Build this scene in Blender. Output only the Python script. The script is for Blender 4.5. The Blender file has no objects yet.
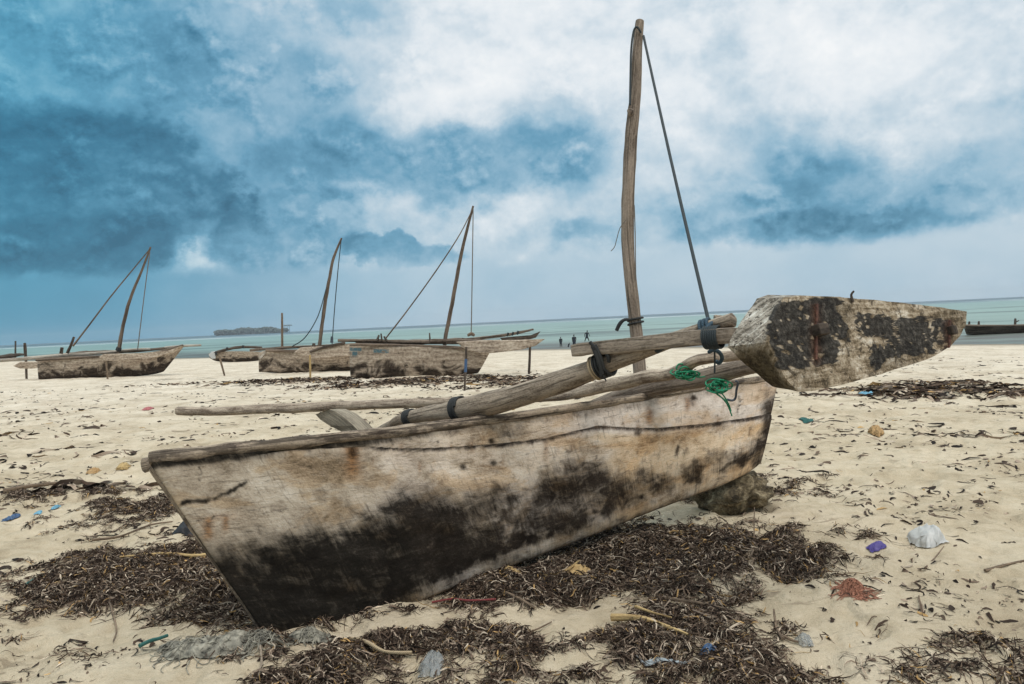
import bpy, math, random
import numpy as np
from mathutils import Vector, Matrix, noise as mnoise

random.seed(7); rng = np.random.default_rng(7)
S = bpy.context.scene
COL = S.collection
W, H = 1024, 684
FPX, CAMZ = 800.0, 1.6
PITCH, ROLL = math.atan(21/800), math.atan(.0478)

# ------------------------------------------------------------------ camera
R0, U0, F = Vector((1, 0, 0)), Vector((0, math.sin(PITCH), math.cos(PITCH))), Vector((0, math.cos(PITCH), -math.sin(PITCH)))
RR = R0*math.cos(ROLL) - U0*math.sin(ROLL)
UU = R0*math.sin(ROLL) + U0*math.cos(ROLL)
CAM = Vector((0, 0, CAMZ))
cd = bpy.data.cameras.new('camera'); cam = bpy.data.objects.new('camera', cd); COL.objects.link(cam)
cd.sensor_fit = 'HORIZONTAL'; cd.sensor_width = 36; cd.lens = FPX*36/W
cd.clip_start = .05; cd.clip_end = 60000
m = Matrix((RR, UU, -F)).transposed().to_4x4(); m.translation = CAM
cam.matrix_world = m
S.camera = cam
S.view_settings.view_transform = 'Standard'; S.view_settings.look = 'None'; S.view_settings.gamma = 1; S.view_settings.use_curve_mapping = False
S.view_settings.exposure = 0.0

def ray(u, v): return F + RR*((u-512)/FPX) + UU*((342-v)/FPX)
def P(u, v, D):                                   # point seen in direction (u, v) at distance D along +Y
    r = ray(u, v); return CAM + r*(D/r.y)
def proj(p):
    d = Vector(p)-CAM; z = d.dot(F); return 512+FPX*d.dot(RR)/z, 342-FPX*d.dot(UU)/z
RRn, UUn, Fn = np.array(RR), np.array(UU), np.array(F)
def projn(A):
    d = A-np.array(CAM); z = d@Fn; z = np.where(z < .05, .05, z)
    return 512+FPX*(d@RRn)/z, 342-FPX*(d@UUn)/z

# ------------------------------------------------------------------ numpy noise
def _hash(i, j, s):
    h = (i*374761393 + j*668265263 + s*1442695041) & 0xffffffff
    h = ((h ^ (h >> 13))*1274126177) & 0xffffffff
    return ((h ^ (h >> 16)) & 0xffff)/65535.0
def vnoise(x, y, s=0):
    x = np.asarray(x, float); y = np.asarray(y, float)
    i = np.floor(x).astype(np.int64); j = np.floor(y).astype(np.int64)
    fx = x-i; fy = y-j
    fx = fx*fx*fx*(fx*(fx*6-15)+10); fy = fy*fy*fy*(fy*(fy*6-15)+10)
    a = _hash(i, j, s); b = _hash(i+1, j, s); c = _hash(i, j+1, s); d = _hash(i+1, j+1, s)
    return (a+(b-a)*fx)*(1-fy) + (c+(d-c)*fx)*fy
def fbm(x, y, s=0, o=4, g=.5):
    t = 0; a = 1; n = 0; x = np.asarray(x, float); y = np.asarray(y, float)
    for k in range(o):
        t = t+a*vnoise(x, y, s+k*17); n += a; a *= g
        x, y = (x*.8-y*.6)*2.03+3.1, (x*.6+y*.8)*2.03+1.7
    return t/n
def sstep(a, b, x):
    t = np.clip((np.asarray(x, float)-a)/(b-a), 0, 1); return t*t*(3-2*t)

# ------------------------------------------------------------------ terrain
SEA = -1.2
def seap(u, v):
    r = ray(u, v); return CAM + r*((SEA-CAMZ)/r.z)
shore = [seap(*q) for q in ((0, 361), (190, 358), (536, 349.3), (760, 346), (963, 344.2), (1023, 343.8))]
sx = np.array([p.x for p in shore]); sy = np.array([p.y for p in shore])
k0 = (sy[1]-sy[0])/(sx[1]-sx[0]); k1 = (sy[-1]-sy[-2])/(sx[-1]-sx[-2])
k1 = min(k1, -.5)
sx = np.concatenate(([sx[0]-3000], sx, [sx[-1]+60])); sy = np.concatenate(([sy[0]-3000*k0], sy, [sy[-1]+60*k1]))
def inland(x, y): return (np.interp(x, sx, sy)-y)*.78
def base_z(x, y):
    d = inland(x, y)
    z = SEA*np.clip(1-d/55, 0, 1)**1.3
    return np.where(d < 0, np.maximum(SEA+.05*d, -6.), z)
def ground(u, v):                                  # where the beach is seen at (u, v)
    lo, hi = 1.2, 160.
    for _ in range(50):
        mid = (lo+hi)/2; p = P(u, v, mid)
        if p.z > float(base_z(p.x, p.y)): lo = mid
        else: hi = mid
    return P(u, v, (lo+hi)/2)

# seaweed mats: (u, v, ru, rv, amount) read off the photograph, placed on the beach in metres
MATS = [(190, 574, 140, 34, 1.1), (120, 572, 70, 22, .7), (250, 600, 70, 26, .8), (275, 640, 90, 12, .6), (340, 668, 110, 28, .95), (450, 650, 110, 34, .95),
        (470, 684, 150, 30, .7), (400, 622, 80, 16, .5), (510, 590, 110, 22, 1.0), (600, 560, 150, 30, 1.15), (700, 548, 110, 22, .95), (660, 590, 110, 22, .8),
        (640, 640, 130, 34, .75), (720, 630, 80, 40, .8), (730, 665, 110, 22, .6), (790, 575, 40, 26, .55), (900, 668, 130, 14, .55), (1000, 650, 60, 14, .4),
        (80, 490, 120, 8, .75), (170, 500, 60, 12, .75), (120, 520, 70, 9, .4), (40, 590, 60, 9, .4), (760, 488, 50, 9, .3), (780, 482, 60, 7, .35), (650, 520, 60, 8, .4),
        (930, 391, 75, 4.5, 1.3), (905, 388, 35, 4, .9), (1010, 394, 40, 4, 1.2), (935, 385, 45, 2.2, .9), (850, 390, 45, 2.5, .7), (1010, 437, 30, 4, .6), (60, 379, 80, 1.8, .9),
        (170, 380, 60, 2.2, .9), (240, 378, 80, 3, .9), (300, 381, 60, 2.5, .9), (400, 384, 80, 2.5, 1.0), (440, 379, 70, 2.0, .8), (520, 380, 50, 2.2, .8), (500, 385, 60, 2, .7), (30, 374, 30, 1.2, .6),
        (20, 438, 40, 4, .4), (60, 455, 60, 5, .3), (700, 500, 60, 8, .35), (830, 610, 45, 9, .4), (960, 680, 110, 14, .5)]
SANDY = [(570, 618, 62, 20, 1.2), (400, 628, 55, 12, .9), (560, 668, 60, 12, .7), (800, 596, 36, 20, .8), (230, 672, 60, 10, .6), (110, 625, 60, 14, .7), (630, 505, 60, 10, .5), (690, 508, 60, 8, .6)]
def _ell(lst):
    o = []
    for u, v, ru, rv, a in lst:
        c = ground(u, v); n = ground(u, v+rv) if v+rv < 760 else ground(u, 760); f = ground(u, max(v-rv, 362))
        o.append((c.x, c.y, ru*c.y/FPX, max((f.y-n.y)/2, .03), a, 1 if v > 440 else 0))
    return o
MATW, SANDW = _ell(MATS), _ell(SANDY)
def weed(x, y):
    x = np.asarray(x, float); y = np.asarray(y, float)
    w = np.zeros_like(x)
    wx = x+(fbm(x*1.3, y*1.3, 3)-.5)*.35*np.clip(y/5, .6, 3); wy = y+(fbm(x*1.3, y*1.3, 9)-.5)*.35*np.clip(y/5, .6, 6)
    for cx, cy, rx, ry, a, near in MATW:
        q = ((wx-cx)/rx)**2+((wy-cy)/ry)**2
        w = np.maximum(w, a*np.exp(-q*.75)) + .18*a*np.exp(-q*.75)
    for cx, cy, rx, ry, a, near in SANDW:
        q = ((wx-cx)/rx)**2+((wy-cy)/ry)**2
        w = w-a*np.exp(-q*q)
    n = fbm(x*3.4, y*3.4, 21, 6, .68)
    n2 = fbm(x*9, y*9, 27, 4, .6)
    return np.clip((w-.40+(n-.5)*3.1*np.clip(w+.25, 0, 1)+(n2-.5)*1.5)*1.1, 0, 1)*sstep(.03, .16, w)
def terr(x, y, wd=None):
    x = np.asarray(x, float); y = np.asarray(y, float)
    r = np.sqrt(x*x+y*y)
    z = base_z(x, y)
    far = 1-sstep(25, 60, r)
    z = z+(fbm(x*.55, y*.55, 31, 3)-.5)*.10*far*(.25+.75*sstep(6.5, 12, r))
    z = z+(fbm(x*2.2, y*2.2, 41, 3)-.5)*.075*far
    z = z+(fbm(x*7, y*7, 51, 4, .6)-.5)*.042*(1-sstep(10, 18, r))
    z = z-.035*sstep(.60, .80, vnoise(x*3.1, y*3.1, 61))-.02*sstep(.62, .82, vnoise(x*6.3, y*5.1, 67))*(1-sstep(12, 20, r))
    if wd is None: wd = weed(x, y)
    z = z+.022*wd*(.4+fbm(x*9, y*9, 71, 2))*(1-sstep(9, 14, r))+.05*wd*sstep(9, 14, r)
    return z
def tz(x, y): return float(terr(np.array([x]), np.array([y]))[0])
def gpt(u, v, dz=0.0):
    p = ground(u, v); return Vector((p.x, p.y, tz(p.x, p.y)+dz))

# ------------------------------------------------------------------ materials
def lin(r, g, b):
    f = lambda c: (c/255/12.92) if c/255 <= .04045 else ((c/255+.055)/1.055)**2.4
    return (f(r), f(g), f(b), 1)
class NT:
    def __init__(s, tree): s.t = tree; s.n = tree.nodes; s.l = tree.links
    def new(s, kind, **kw):
        x = s.n.new(kind)
        for k, v in kw.items(): setattr(x, k, v)
        return x
    def put(s, sock, v):
        if isinstance(v, bpy.types.NodeSocket): s.l.new(v, sock)
        elif v is not None: sock.default_value = v
    def math(s, op, a, b=None, c=None, clamp=False):
        x = s.new('ShaderNodeMath', operation=op, use_clamp=clamp)
        s.put(x.inputs[0], a); s.put(x.inputs[1], b); s.put(x.inputs[2], c)
        return x.outputs[0]
    def vmath(s, op, a, b=None, scale=None):
        x = s.new('ShaderNodeVectorMath', operation=op)
        s.put(x.inputs[0], a); s.put(x.inputs[1], b)
        if scale is not None: s.put(x.inputs[3], scale)
        return x.outputs[1] if op in ('DOT_PRODUCT', 'LENGTH') else x.outputs[0]
    def mix(s, f, a, b, blend='MIX'):
        x = s.new('ShaderNodeMix', data_type='RGBA', blend_type=blend)
        s.put(x.inputs[0], f); s.put(x.inputs[6], a); s.put(x.inputs[7], b)
        return x.outputs[2]
    def noise(s, vec, scale, detail=4, rough=.55, dist=0.):
        x = s.new('ShaderNodeTexNoise'); s.put(x.inputs['Vector'], vec)
        x.inputs['Scale'].default_value = scale; x.inputs['Detail'].default_value = detail
        x.inputs['Roughness'].default_value = rough; x.inputs['Distortion'].default_value = dist
        return x
    def ramp(s, f, pts):
        x = s.new('ShaderNodeValToRGB'); e = x.color_ramp.elements
        while len(e) < len(pts): e.new(.5)
        for q, (p, c) in zip(e, pts): q.position = p; q.color = c if len(c) == 4 else (*c, 1)
        s.put(x.inputs[0], f); return x.outputs[0]
    def rng(s, f, a, b, c=0., d=1.):
        x = s.new('ShaderNodeMapRange', interpolation_type='SMOOTHSTEP')
        s.put(x.inputs[0], f); x.inputs[1].default_value = a; x.inputs[2].default_value = b
        x.inputs[3].default_value = c; x.inputs[4].default_value = d; return x.outputs[0]
    def scale(s, vec, sc): return s.vmath('MULTIPLY', vec, sc)
def material(name):
    m = bpy.data.materials.new(name); m.use_nodes = True
    t = NT(m.node_tree); t.n.clear()
    o = t.new('ShaderNodeOutputMaterial'); b = t.new('ShaderNodeBsdfPrincipled')
    t.l.new(b.outputs[0], o.inputs[0])
    return m, t, b
def bump(t, b, h, strength=.5, dist=.01):
    x = t.new('ShaderNodeBump'); x.inputs['Strength'].default_value = strength; x.inputs['Distance'].default_value = dist
    t.put(x.inputs['Height'], h); t.l.new(x.outputs[0], b.inputs['Normal'])
def uvn(t): return t.new('ShaderNodeUVMap', uv_map='UVMap').outputs[0]
def objc(t): return t.new('ShaderNodeTexCoord').outputs['Object']

def wood(name, light, dark, crack=.5, stain_shade=None, stain_amt=.5, along=5., across=70., bmp=.5, rough=.85):
    m, t, b = material(name)
    uv = uvn(t)
    g = t.noise(t.scale(uv, (along, across, 1)), 1, 5, .65, .6).outputs[0]
    fine = t.noise(t.scale(uv, (along*7, across*2.2, 1)), 1, 4, .7).outputs[0]
    iso = t.noise(t.scale(uv, (across*1.1, across*1.3, 1)), 1, 4, .7).outputs[0]
    big = t.noise(t.scale(uv, (along*.7, 6, 1)), 1, 5, .65).outputs[0]
    f = t.math('ADD', t.math('ADD', t.math('MULTIPLY', g, .30), t.math('MULTIPLY', fine, .20)), t.math('ADD', t.math('MULTIPLY', iso, .18), t.math('MULTIPLY', big, .32)))
    mid = tuple(x*.55+y*.45 for x, y in zip(light, dark))
    c = t.ramp(f, [(.38, tuple(q*.7 for q in dark)), (.445, dark), (.50, mid), (.565, light), (.63, tuple(min(1, q*1.22) for q in light))])
    ck = t.noise(t.scale(uv, (along*.45, across*.8, 1)), 1, 3, .5, .4).outputs[0]
    crk = t.math('MULTIPLY', t.rng(ck, .585, .63), crack)
    c = t.mix(crk, c, (dark[0]*.18, dark[1]*.18, dark[2]*.18, 1))
    if stain_shade:
        sn = t.noise(t.scale(uv, (4, 11, 1)), 1, 6, .7, .5).outputs[0]
        c = t.mix(t.math('MULTIPLY', t.rng(sn, .48, .58), stain_amt), c, (*stain_shade, 1))
    t.put(b.inputs['Base Color'], c); b.inputs['Roughness'].default_value = rough
    b.inputs['Specular IOR Level'].default_value = .25
    h = t.math('SUBTRACT', t.math('MULTIPLY', f, 2.), t.math('MULTIPLY', crk, .8))
    bump(t, b, h, bmp, .008)
    return m

def plain(name, col, rough=.7, var=.25, nscale=40, bmp=.2, trans=0., alpha=1., spec=.4):
    m, t, b = material(name)
    n = t.noise(objc(t), nscale, 4, .6)
    lo = tuple(c*(1-var) for c in col[:3]); hi = tuple(min(1, c*(1+var)) for c in col[:3])
    t.put(b.inputs['Base Color'], t.ramp(n.outputs[0], [(.3, lo), (.7, hi)]))
    b.inputs['Roughness'].default_value = rough; b.inputs['Specular IOR Level'].default_value = spec
    b.inputs['Transmission Weight'].default_value = trans; b.inputs['Alpha'].default_value = alpha
    bump(t, b, n.outputs[0], bmp, .01)
    return m
def rope_mat(name, col):
    m, t, b = material(name)
    uv = uvn(t)
    w = t.new('ShaderNodeTexWave', wave_type='BANDS', bands_direction='DIAGONAL')
    t.put(w.inputs['Vector'], t.scale(uv, (60, 60, 1))); w.inputs['Scale'].default_value = 1
    w.inputs['Distortion'].default_value = 1.; w.inputs['Detail'].default_value = 2
    n = t.noise(objc(t), 30, 3)
    c = t.mix(w.outputs['Fac'], (col[0]*.5, col[1]*.5, col[2]*.5, 1), (*col, 1))
    c = t.mix(t.math('MULTIPLY', n.outputs[0], .5), c, (col[0]*.6+.03, col[1]*.6+.03, col[2]*.6+.025, 1))
    t.put(b.inputs['Base Color'], c); b.inputs['Roughness'].default_value = .75
    bump(t, b, w.outputs['Fac'], .5, .003)
    return m

M = {}
M['drift'] = wood('driftwood', (.38, .31, .235), (.135, .102, .074), .6)
M['mast'] = wood('mast_wood', (.29, .232, .18), (.10, .075, .056), .55, along=2.5, across=60)
M['pale'] = wood('pale_bark_wood', (.52, .43, .33), (.17, .125, .09), .4, (.08, .055, .04), .45)
M['rail'] = wood('rail_wood', (.36, .29, .215), (.085, .06, .043), .75, (.03, .022, .017), .7, along=3)
M['beam'] = wood('beam_wood', (.36, .295, .23), (.135, .106, .08), .5, along=4, across=50)
M['plank'] = wood('plank_wood', (.38, .325, .24), (.17, .14, .10), .3, along=8, across=50)
M['farhull'] = None
M['fardark'] = wood('far_dark_wood', (.13, .10, .077), (.028, .021, .016), .3, along=1, across=12)
M['farmast'] = wood('far_mast_wood', (.20, .15, .11), (.06, .044, .033), .4, along=.8, across=20)
M['farwood'] = wood('far_wood', (.235, .18, .135), (.065, .047, .035), .5, along=.8, across=14)
M['farpale'] = wood('far_pale_wood', (.50, .45, .38), (.22, .18, .14), .4, along=.8, across=14)
M['stick'] = wood('stick_wood', (.26, .19, .13), (.07, .05, .035), .4)
M['straw'] = wood('straw', (.55, .40, .19), (.25, .16, .07), .3)
M['rope_dark'] = rope_mat('dark_rope', (.022, .035, .042))
M['rope_blue'] = rope_mat('blue_rope', (.03, .075, .115))
M['rope_black'] = rope_mat('black_rope', (.016, .017, .018))
M['rope_green'] = rope_mat('green_rope', (.01, .31, .15))
M['rope_teal'] = rope_mat('teal_rope', (.02, .14, .12))
M['rope_red'] = rope_mat('red_rope', (.30, .05, .05))
M['rope_pale'] = rope_mat('pale_rope', (.5, .38, .23))
M['rope_grey'] = rope_mat('grey_rope', (.18, .15, .12))
M['rust'] = plain('rusty_iron', (.075, .031, .019), .8, .7, 60, .5)
M['iron'] = plain('dark_iron', (.05, .06, .075), .5, .4, 60, .2)
M['bag'] = plain('white_plastic', (.66, .66, .64), .35, .12, 20, .3, .35)
M['clear'] = plain('clear_plastic', (.52, .54, .53), .25, .12, 20, .3, .55, .7)
M['netgrey'] = plain('grey_netting', (.21, .195, .155), .85, .95, 22, .8)
M['bluecloth'] = plain('blue_grey_plastic', (.25, .285, .30), .5, .35, 25, .3)
M['purple'] = plain('purple_plastic', (.07, .05, .22), .5, .2)
M['blue'] = plain('blue_plastic', (.045, .095, .19), .5, .3)
M['lightblue'] = plain('light_blue_plastic', (.14, .34, .46), .5, .3)
M['red'] = plain('red_plastic', (.40, .13, .13), .6, .2)
M['orange'] = plain('orange_scrap', (.40, .25, .11), .7, .3)
M['husk'] = plain('reddish_fibre', (.33, .15, .095), .9, .5, 90, .8)
M['leaf'] = plain('dry_leaf', (.48, .33, .15), .7, .4, 50, .3)
M['shoe'] = plain('black_rubber', (.014, .014, .016), .6, .3)
M['skin'] = plain('dark_skin', (.03, .02, .015), .6, .2)
M['cloth_dark'] = plain('dark_cloth', (.03, .035, .045), .9, .3)
M['foliage'] = plain('island_foliage', (.045, .062, .05), .9, .6, .05, .3)

# ------------------------------------------------------------------ mesh helpers
class MB:
    def __init__(s): s.v = []; s.f = []; s.uv = []; s.attr = None
    def add(s, verts, faces, uvs=None):
        o = len(s.v); s.v += [tuple(p) for p in verts]
        s.uv += uvs if uvs else [(p[0]+p[1]*.37, p[2]+p[1]*.2) for p in verts]
        s.f += [tuple(i+o for i in f) for f in faces]; return s
    def grid(s, pts, uvs=None):                    # rows of points
        r, c = len(pts), len(pts[0])
        fs = [(i*c+j, i*c+j+1, (i+1)*c+j+1, (i+1)*c+j) for i in range(r-1) for j in range(c-1)]
        return s.add([p for row in pts for p in row], fs, [q for row in uvs for q in row] if uvs else None)
    def tube(s, path, rad, seg=12, rough=.0, sub=6, sq=0., cap=True, flat=1.0, seed=None):
        path = [Vector(p) for p in path]
        rad = list(rad) if hasattr(rad, '__len__') else [rad]*len(path)
        # resample with catmull-rom
        pp, rr = [], []
        n = len(path)
        for i in range(n-1):
            p0, p1, p2, p3 = path[max(i-1, 0)], path[i], path[i+1], path[min(i+2, n-1)]
            for k in range(sub):
                t = k/sub
                pp.append(.5*((2*p1)+(p2-p0)*t+(2*p0-5*p1+4*p2-p3)*t*t+(3*p1-p0-3*p2+p3)*t**3))
                rr.append(rad[i]+(rad[i+1]-rad[i])*t)
        pp.append(path[-1]); rr.append(rad[-1])
        sd = seed if seed is not None else random.random()*50
        T = (pp[1]-pp[0]).normalized()
        up = Vector((0, 0, 1)) if abs(T.z) < .9 else Vector((0, 1, 0))
        N = (up-T*up.dot(T)).normalized()
        rows, uvs, L = [], [], 0.
        for i, p in enumerate(pp):
            T2 = (pp[min(i+1, len(pp)-1)]-pp[max(i-1, 0)]).normalized()
            N = (N-T2*N.dot(T2)).normalized(); B = T2.cross(N)
            if i: L += (p-pp[i-1]).length
            row, urow = [], []
            for k in range(seg+1):
                a = 2*math.pi*(k % seg)/seg+math.pi/4
                ca, sa = math.cos(a), math.sin(a)
                if sq:
                    q = max(abs(ca), abs(sa)); e = (1-sq)+sq/q*.85
                    ca *= e; sa *= e
                r = rr[i]
                if rough: r *= 1+rough*mnoise.fractal(Vector((ca*.9+sd, sa*.9, L/max(rad)*.22)), 1., 2., 3)
                row.append(p+N*(ca*r*flat)+B*(sa*r)); urow.append((L+sd, rr[i]*2*math.pi*k/seg+sd))
            rows.append(row); uvs.append(urow)
        s.grid(rows, uvs)
        if cap:
            for row, p, T3, q in ((rows[0], pp[0], -(pp[1]-pp[0]).normalized(), 0), (rows[-1], pp[-1], (pp[-1]-pp[-2]).normalized(), 1)):
                r = (row[0]-p).length
                ring = [p+(x-p)*.86+T3*r*.10 for x in row[:seg]]
                vs = list(row[:seg])+ring+[p+T3*r*.12]
                fs = [((k+1) % seg, k, seg+k, seg+(k+1) % seg) for k in range(seg)]+[(seg+(k+1) % seg, seg+k, 2*seg) for k in range(seg)]
                if q: fs = [f[::-1] for f in fs]
                s.add(vs, fs, [(x.x*.3+x.y*.2, x.z+x.y*.3) for x in map(Vector, vs)])
        return s
    def box(s, c, ax, ay, az):                     # centre and three half-axis vectors
        c, ax, ay, az = map(Vector, (c, ax, ay, az)); vs = []
        for i in (-1, 1):
            for j in (-1, 1):
                for k in (-1, 1): vs.append(c+ax*i+ay*j+az*k)
        for f in ((0, 1, 3, 2), (4, 6, 7, 5), (0, 4, 5, 1), (2, 3, 7, 6), (0, 2, 6, 4), (1, 5, 7, 3)):
            q = [vs[x] for x in f]; e = q[0]
            l1, l2 = (q[1]-q[0]).length, (q[3]-q[0]).length
            s.add(q, [(0, 1, 2, 3)], [(0, 0), (l1, 0), (l1, l2), (0, l2)] if l1 > l2 else [(0, 0), (0, l1), (l2, l1), (l2, 0)])
        return s
    def build(s, name, mat, parent=None, smooth=True, attr=None, mods=None, bevel=0., weld=False):
        org = Vector((0, 0, 0)); q = parent
        while q is not None: org += q.location; q = q.parent
        me = bpy.data.meshes.new(name)
        me.from_pydata([Vector(p)-org for p in s.v], [], s.f); me.update()
        ul = me.uv_layers.new(name='UVMap')
        idx = np.empty(len(me.loops), int); me.loops.foreach_get('vertex_index', idx)
        ul.data.foreach_set('uv', np.array(s.uv, float)[idx].astype(np.float32).ravel())
        me.polygons.foreach_set('use_smooth', [smooth]*len(me.polygons))
        if attr is not None:
            for an, arr in attr.items():
                a = me.color_attributes.new(an, 'FLOAT_COLOR', 'POINT'); a.data.foreach_set('color', np.asarray(arr, np.float32).ravel())
        if isinstance(mat, (list, tuple)):
            for x in mat: me.materials.append(x)
        elif mat: me.materials.append(mat)
        o = bpy.data.objects.new(name, me); COL.objects.link(o)
        if parent is not None: o.parent = parent
        if bevel:
            w = o.modifiers.new('weld', 'WELD'); w.merge_threshold = .0005
            b = o.modifiers.new('bevel', 'BEVEL'); b.width = bevel; b.segments = 2; b.limit_method = 'ANGLE'
        return o
def tag(o, label, cat, group=None, kind=None):
    if label: o['label'] = label
    if cat: o['category'] = cat
    if group: o['group'] = group
    if kind: o['kind'] = kind
    return o
def thing(name, loc, label, cat, group=None):
    o = bpy.data.objects.new(name, None); COL.objects.link(o); o.location = loc; o.empty_display_size = .3
    return tag(o, label, cat, group)
def top(mb, name, mat, label, cat, group=None, **kw):        # a thing that is one mesh, its origin at its base
    vs = np.array(mb.v); c = (vs.min(0)+vs.max(0))/2; c[2] = vs[:, 2].min()
    mb.v = [tuple(p) for p in vs-c]
    o = mb.build(name, mat, None, **kw); o.location = c
    return tag(o, label, cat, group)
def setting(o): o['kind'] = 'structure'; return o

# ------------------------------------------------------------------ world: sky and clouds
w = bpy.data.worlds.new('World'); S.world = w; w.use_nodes = True
t = NT(w.node_tree); t.n.clear()
SUN_EL, SUN_AZ = math.radians(58), math.radians(150)     # azimuth from +Y towards +X
sky = t.new('ShaderNodeTexSky', sky_type='NISHITA'); sky.sun_disc = False
sky.sun_elevation = SUN_EL; sky.sun_rotation = SUN_AZ; sky.air_density = 1.2; sky.dust_density = 2.
gen = t.new('ShaderNodeTexCoord').outputs['Generated']
sp = t.new('ShaderNodeSeparateXYZ'); t.put(sp.inputs[0], gen)
az = t.math('ARCTAN2', sp.outputs[0], sp.outputs[1]); el = t.math('ARCSINE', sp.outputs[2])
cmb = t.new('ShaderNodeCombineXYZ'); t.put(cmb.inputs[0], az); t.put(cmb.inputs[1], el)
pos = cmb.outputs[0]
n1 = t.noise(t.scale(gen, (1, 1, 1.3)), 5.5, 7, .58, 0.)
n2 = t.noise(t.scale(gen, (1, 1, 1.2)), 16., 6, .6, 0.)
warp = t.vmath('SCALE', t.vmath('SUBTRACT', n1.outputs['Color'], (.5, .5, .5)), scale=.20)
warp2 = t.vmath('SCALE', t.vmath('SUBTRACT', n2.outputs['Color'], (.5, .5, .5)), scale=.10)
wpos = t.vmath('ADD', pos, t.vmath('MULTIPLY', t.vmath('ADD', warp, warp2), (1, .6, 0)))
def azel(u, v):
    d = ray(u, v).normalized(); return math.atan2(d.x, d.y), math.asin(d.z)
n3 = t.noise(t.scale(gen, (1, 1, 1.25)), 6.0, 9, .60, .12)
n4 = t.noise(t.scale(gen, (1, 1, 1.2)), 21, 7, .62, 0.)
n3b = t.noise(t.scale(t.vmath('ADD', gen, (.012, 0, .026)), (1, 1, 1.25)), 6.0, 9, .60, .12)
n4b = t.noise(t.scale(t.vmath('ADD', gen, (.004, 0, .009)), (1, 1, 1.2)), 21, 7, .62, 0.)
puff = t.math('SUBTRACT', t.math('MULTIPLY', t.math('ABSOLUTE', t.math('SUBTRACT', n4.outputs[0], .5)), 2.), .22)
puffb = t.math('SUBTRACT', t.math('MULTIPLY', t.math('ABSOLUTE', t.math('SUBTRACT', n4b.outputs[0], .5)), 2.), .22)
edge = t.math('ADD', t.math('MULTIPLY', puff, .45), t.math('ADD', t.math('MULTIPLY', t.math('SUBTRACT', n3.outputs[0], .5), .60), t.math('MULTIPLY', t.math('SUBTRACT', n4.outputs[0], .5), .55)))
def blob(u, v, ru, rv, amp, sharp=1., hard=0):
    a, e = azel(u, v)
    q = t.vmath('MULTIPLY', t.vmath('SUBTRACT', wpos, (a, e, 0)), (FPX/ru, FPX/rv, 0))
    d = t.vmath('DOT_PRODUCT', q, q)
    if sharp != 1.: d = t.math('POWER', d, sharp)
    x = t.math('POWER', 2.718, t.math('MULTIPLY', d, -1.))
    if hard: x = t.rng(t.math('ADD', x, edge), .42-hard*.85, .42+hard*.85)
    return t.math('MULTIPLY', x, amp)
BL = [  # dark banks (+) and bright gaps (-)
    (30, 195, 185, 88, .30, 1.6, .22), (80, 250, 120, 36, .12, 1.5, .4), (292, 232, 66, 44, .17, 1.6, .26), (392, 253, 68, 18, .22, 1.6, .26), (300, 110, 170, 50, .04, 1),
    (440, 165, 180, 44, .20, 1.4, .36), (300, 175, 90, 40, .05, 1), (578, 236, 54, 18, .13, 1.2, .5), (560, 130, 80, 36, .08, 1), (850, 198, 160, 56, .24, 1.5, .34), (820, 226, 140, 22, .14, 1.6, .3),
    (735, 60, 40, 40, .12, 1, .5), (770, 145, 70, 30, .12, 1, .5), (1010, 120, 50, 40, .12, 1, .5), (-40, 40, 260, 100, .20, 1), (180, 60, 160, 60, .08, 1),
    (560, 40, 190, 75, -.22, 1), (880, 50, 190, 60, -.22, 1), (960, 165, 60, 40, -.16, 1, .5), (450, 95, 90, 40, -.14, 1, .6), (500, 220, 130, 12, -.10, 1), (748, 180, 24, 10, -.14, 1, .5), (742, 212, 20, 11, -.10, 1, .5), (640, 170, 50, 30, -.08, 1), (250, 20, 60, 30, -.12, 1, .6),
    (205, 246, 22, 30, -.14, 1.2), (225, 258, 40, 10, -.10, 1.2), (900, 165, 60, 22, -.10, 1, .5), (-10, 50, 70, 60, -.07, 1), (335, 222, 20, 14, -.12, 1, .4)]
tt = .40
for q in BL: tt = t.math('ADD', tt, blob(*q))
tt = t.math('ADD', tt, t.math('MULTIPLY', t.math('SUBTRACT', n3.outputs[0], .5), .42))
tt = t.math('ADD', tt, t.math('MULTIPLY', t.math('SUBTRACT', n4.outputs[0], .5), .14))
puffy = t.rng(tt, .30, .62)
tt = t.math('ADD', tt, t.math('MULTIPLY', t.math('MULTIPLY', t.math('SUBTRACT', puffb, puff), puffy), .22))
tt = t.math('ADD', tt, t.math('MULTIPLY', t.math('MULTIPLY', puff, puffy), -.10))
# light from above catches the tops of the billows
tt = t.math('ADD', tt, t.math('MULTIPLY', t.math('SUBTRACT', n3b.outputs[0], n3.outputs[0]), .8))
tt = t.math('ADD', tt, t.math('MULTIPLY', t.math('SUBTRACT', n4b.outputs[0], n4.outputs[0]), .30))
# calm layer just above the horizon, and left darker than right
low = t.rng(t.math('ADD', el, t.math('MULTIPLY', t.math('SUBTRACT', n4.outputs[0], .5), .03)), .064, .088, 1., 0.)
lowv = t.math('ADD', t.rng(az, -.55, -.05, .63, .41), t.math('MULTIPLY', t.math('SUBTRACT', n3.outputs[0], .5), .24))
lowv = t.math('SUBTRACT', lowv, t.math('MULTIPLY', t.rng(az, -.05, .5, 0., 1.), .03))
mx = t.new('ShaderNodeMix', data_type='FLOAT'); t.put(mx.inputs[0], low); t.put(mx.inputs[2], tt); t.put(mx.inputs[3], lowv); tt = mx.outputs[0]
tt = t.math('ADD', tt, t.math('MULTIPLY', t.rng(az, -.5, -.1, 1., 0.), .05))
tt = t.math('MINIMUM', tt, t.math('ADD', .80, t.math('MULTIPLY', tt, .16)))
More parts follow.
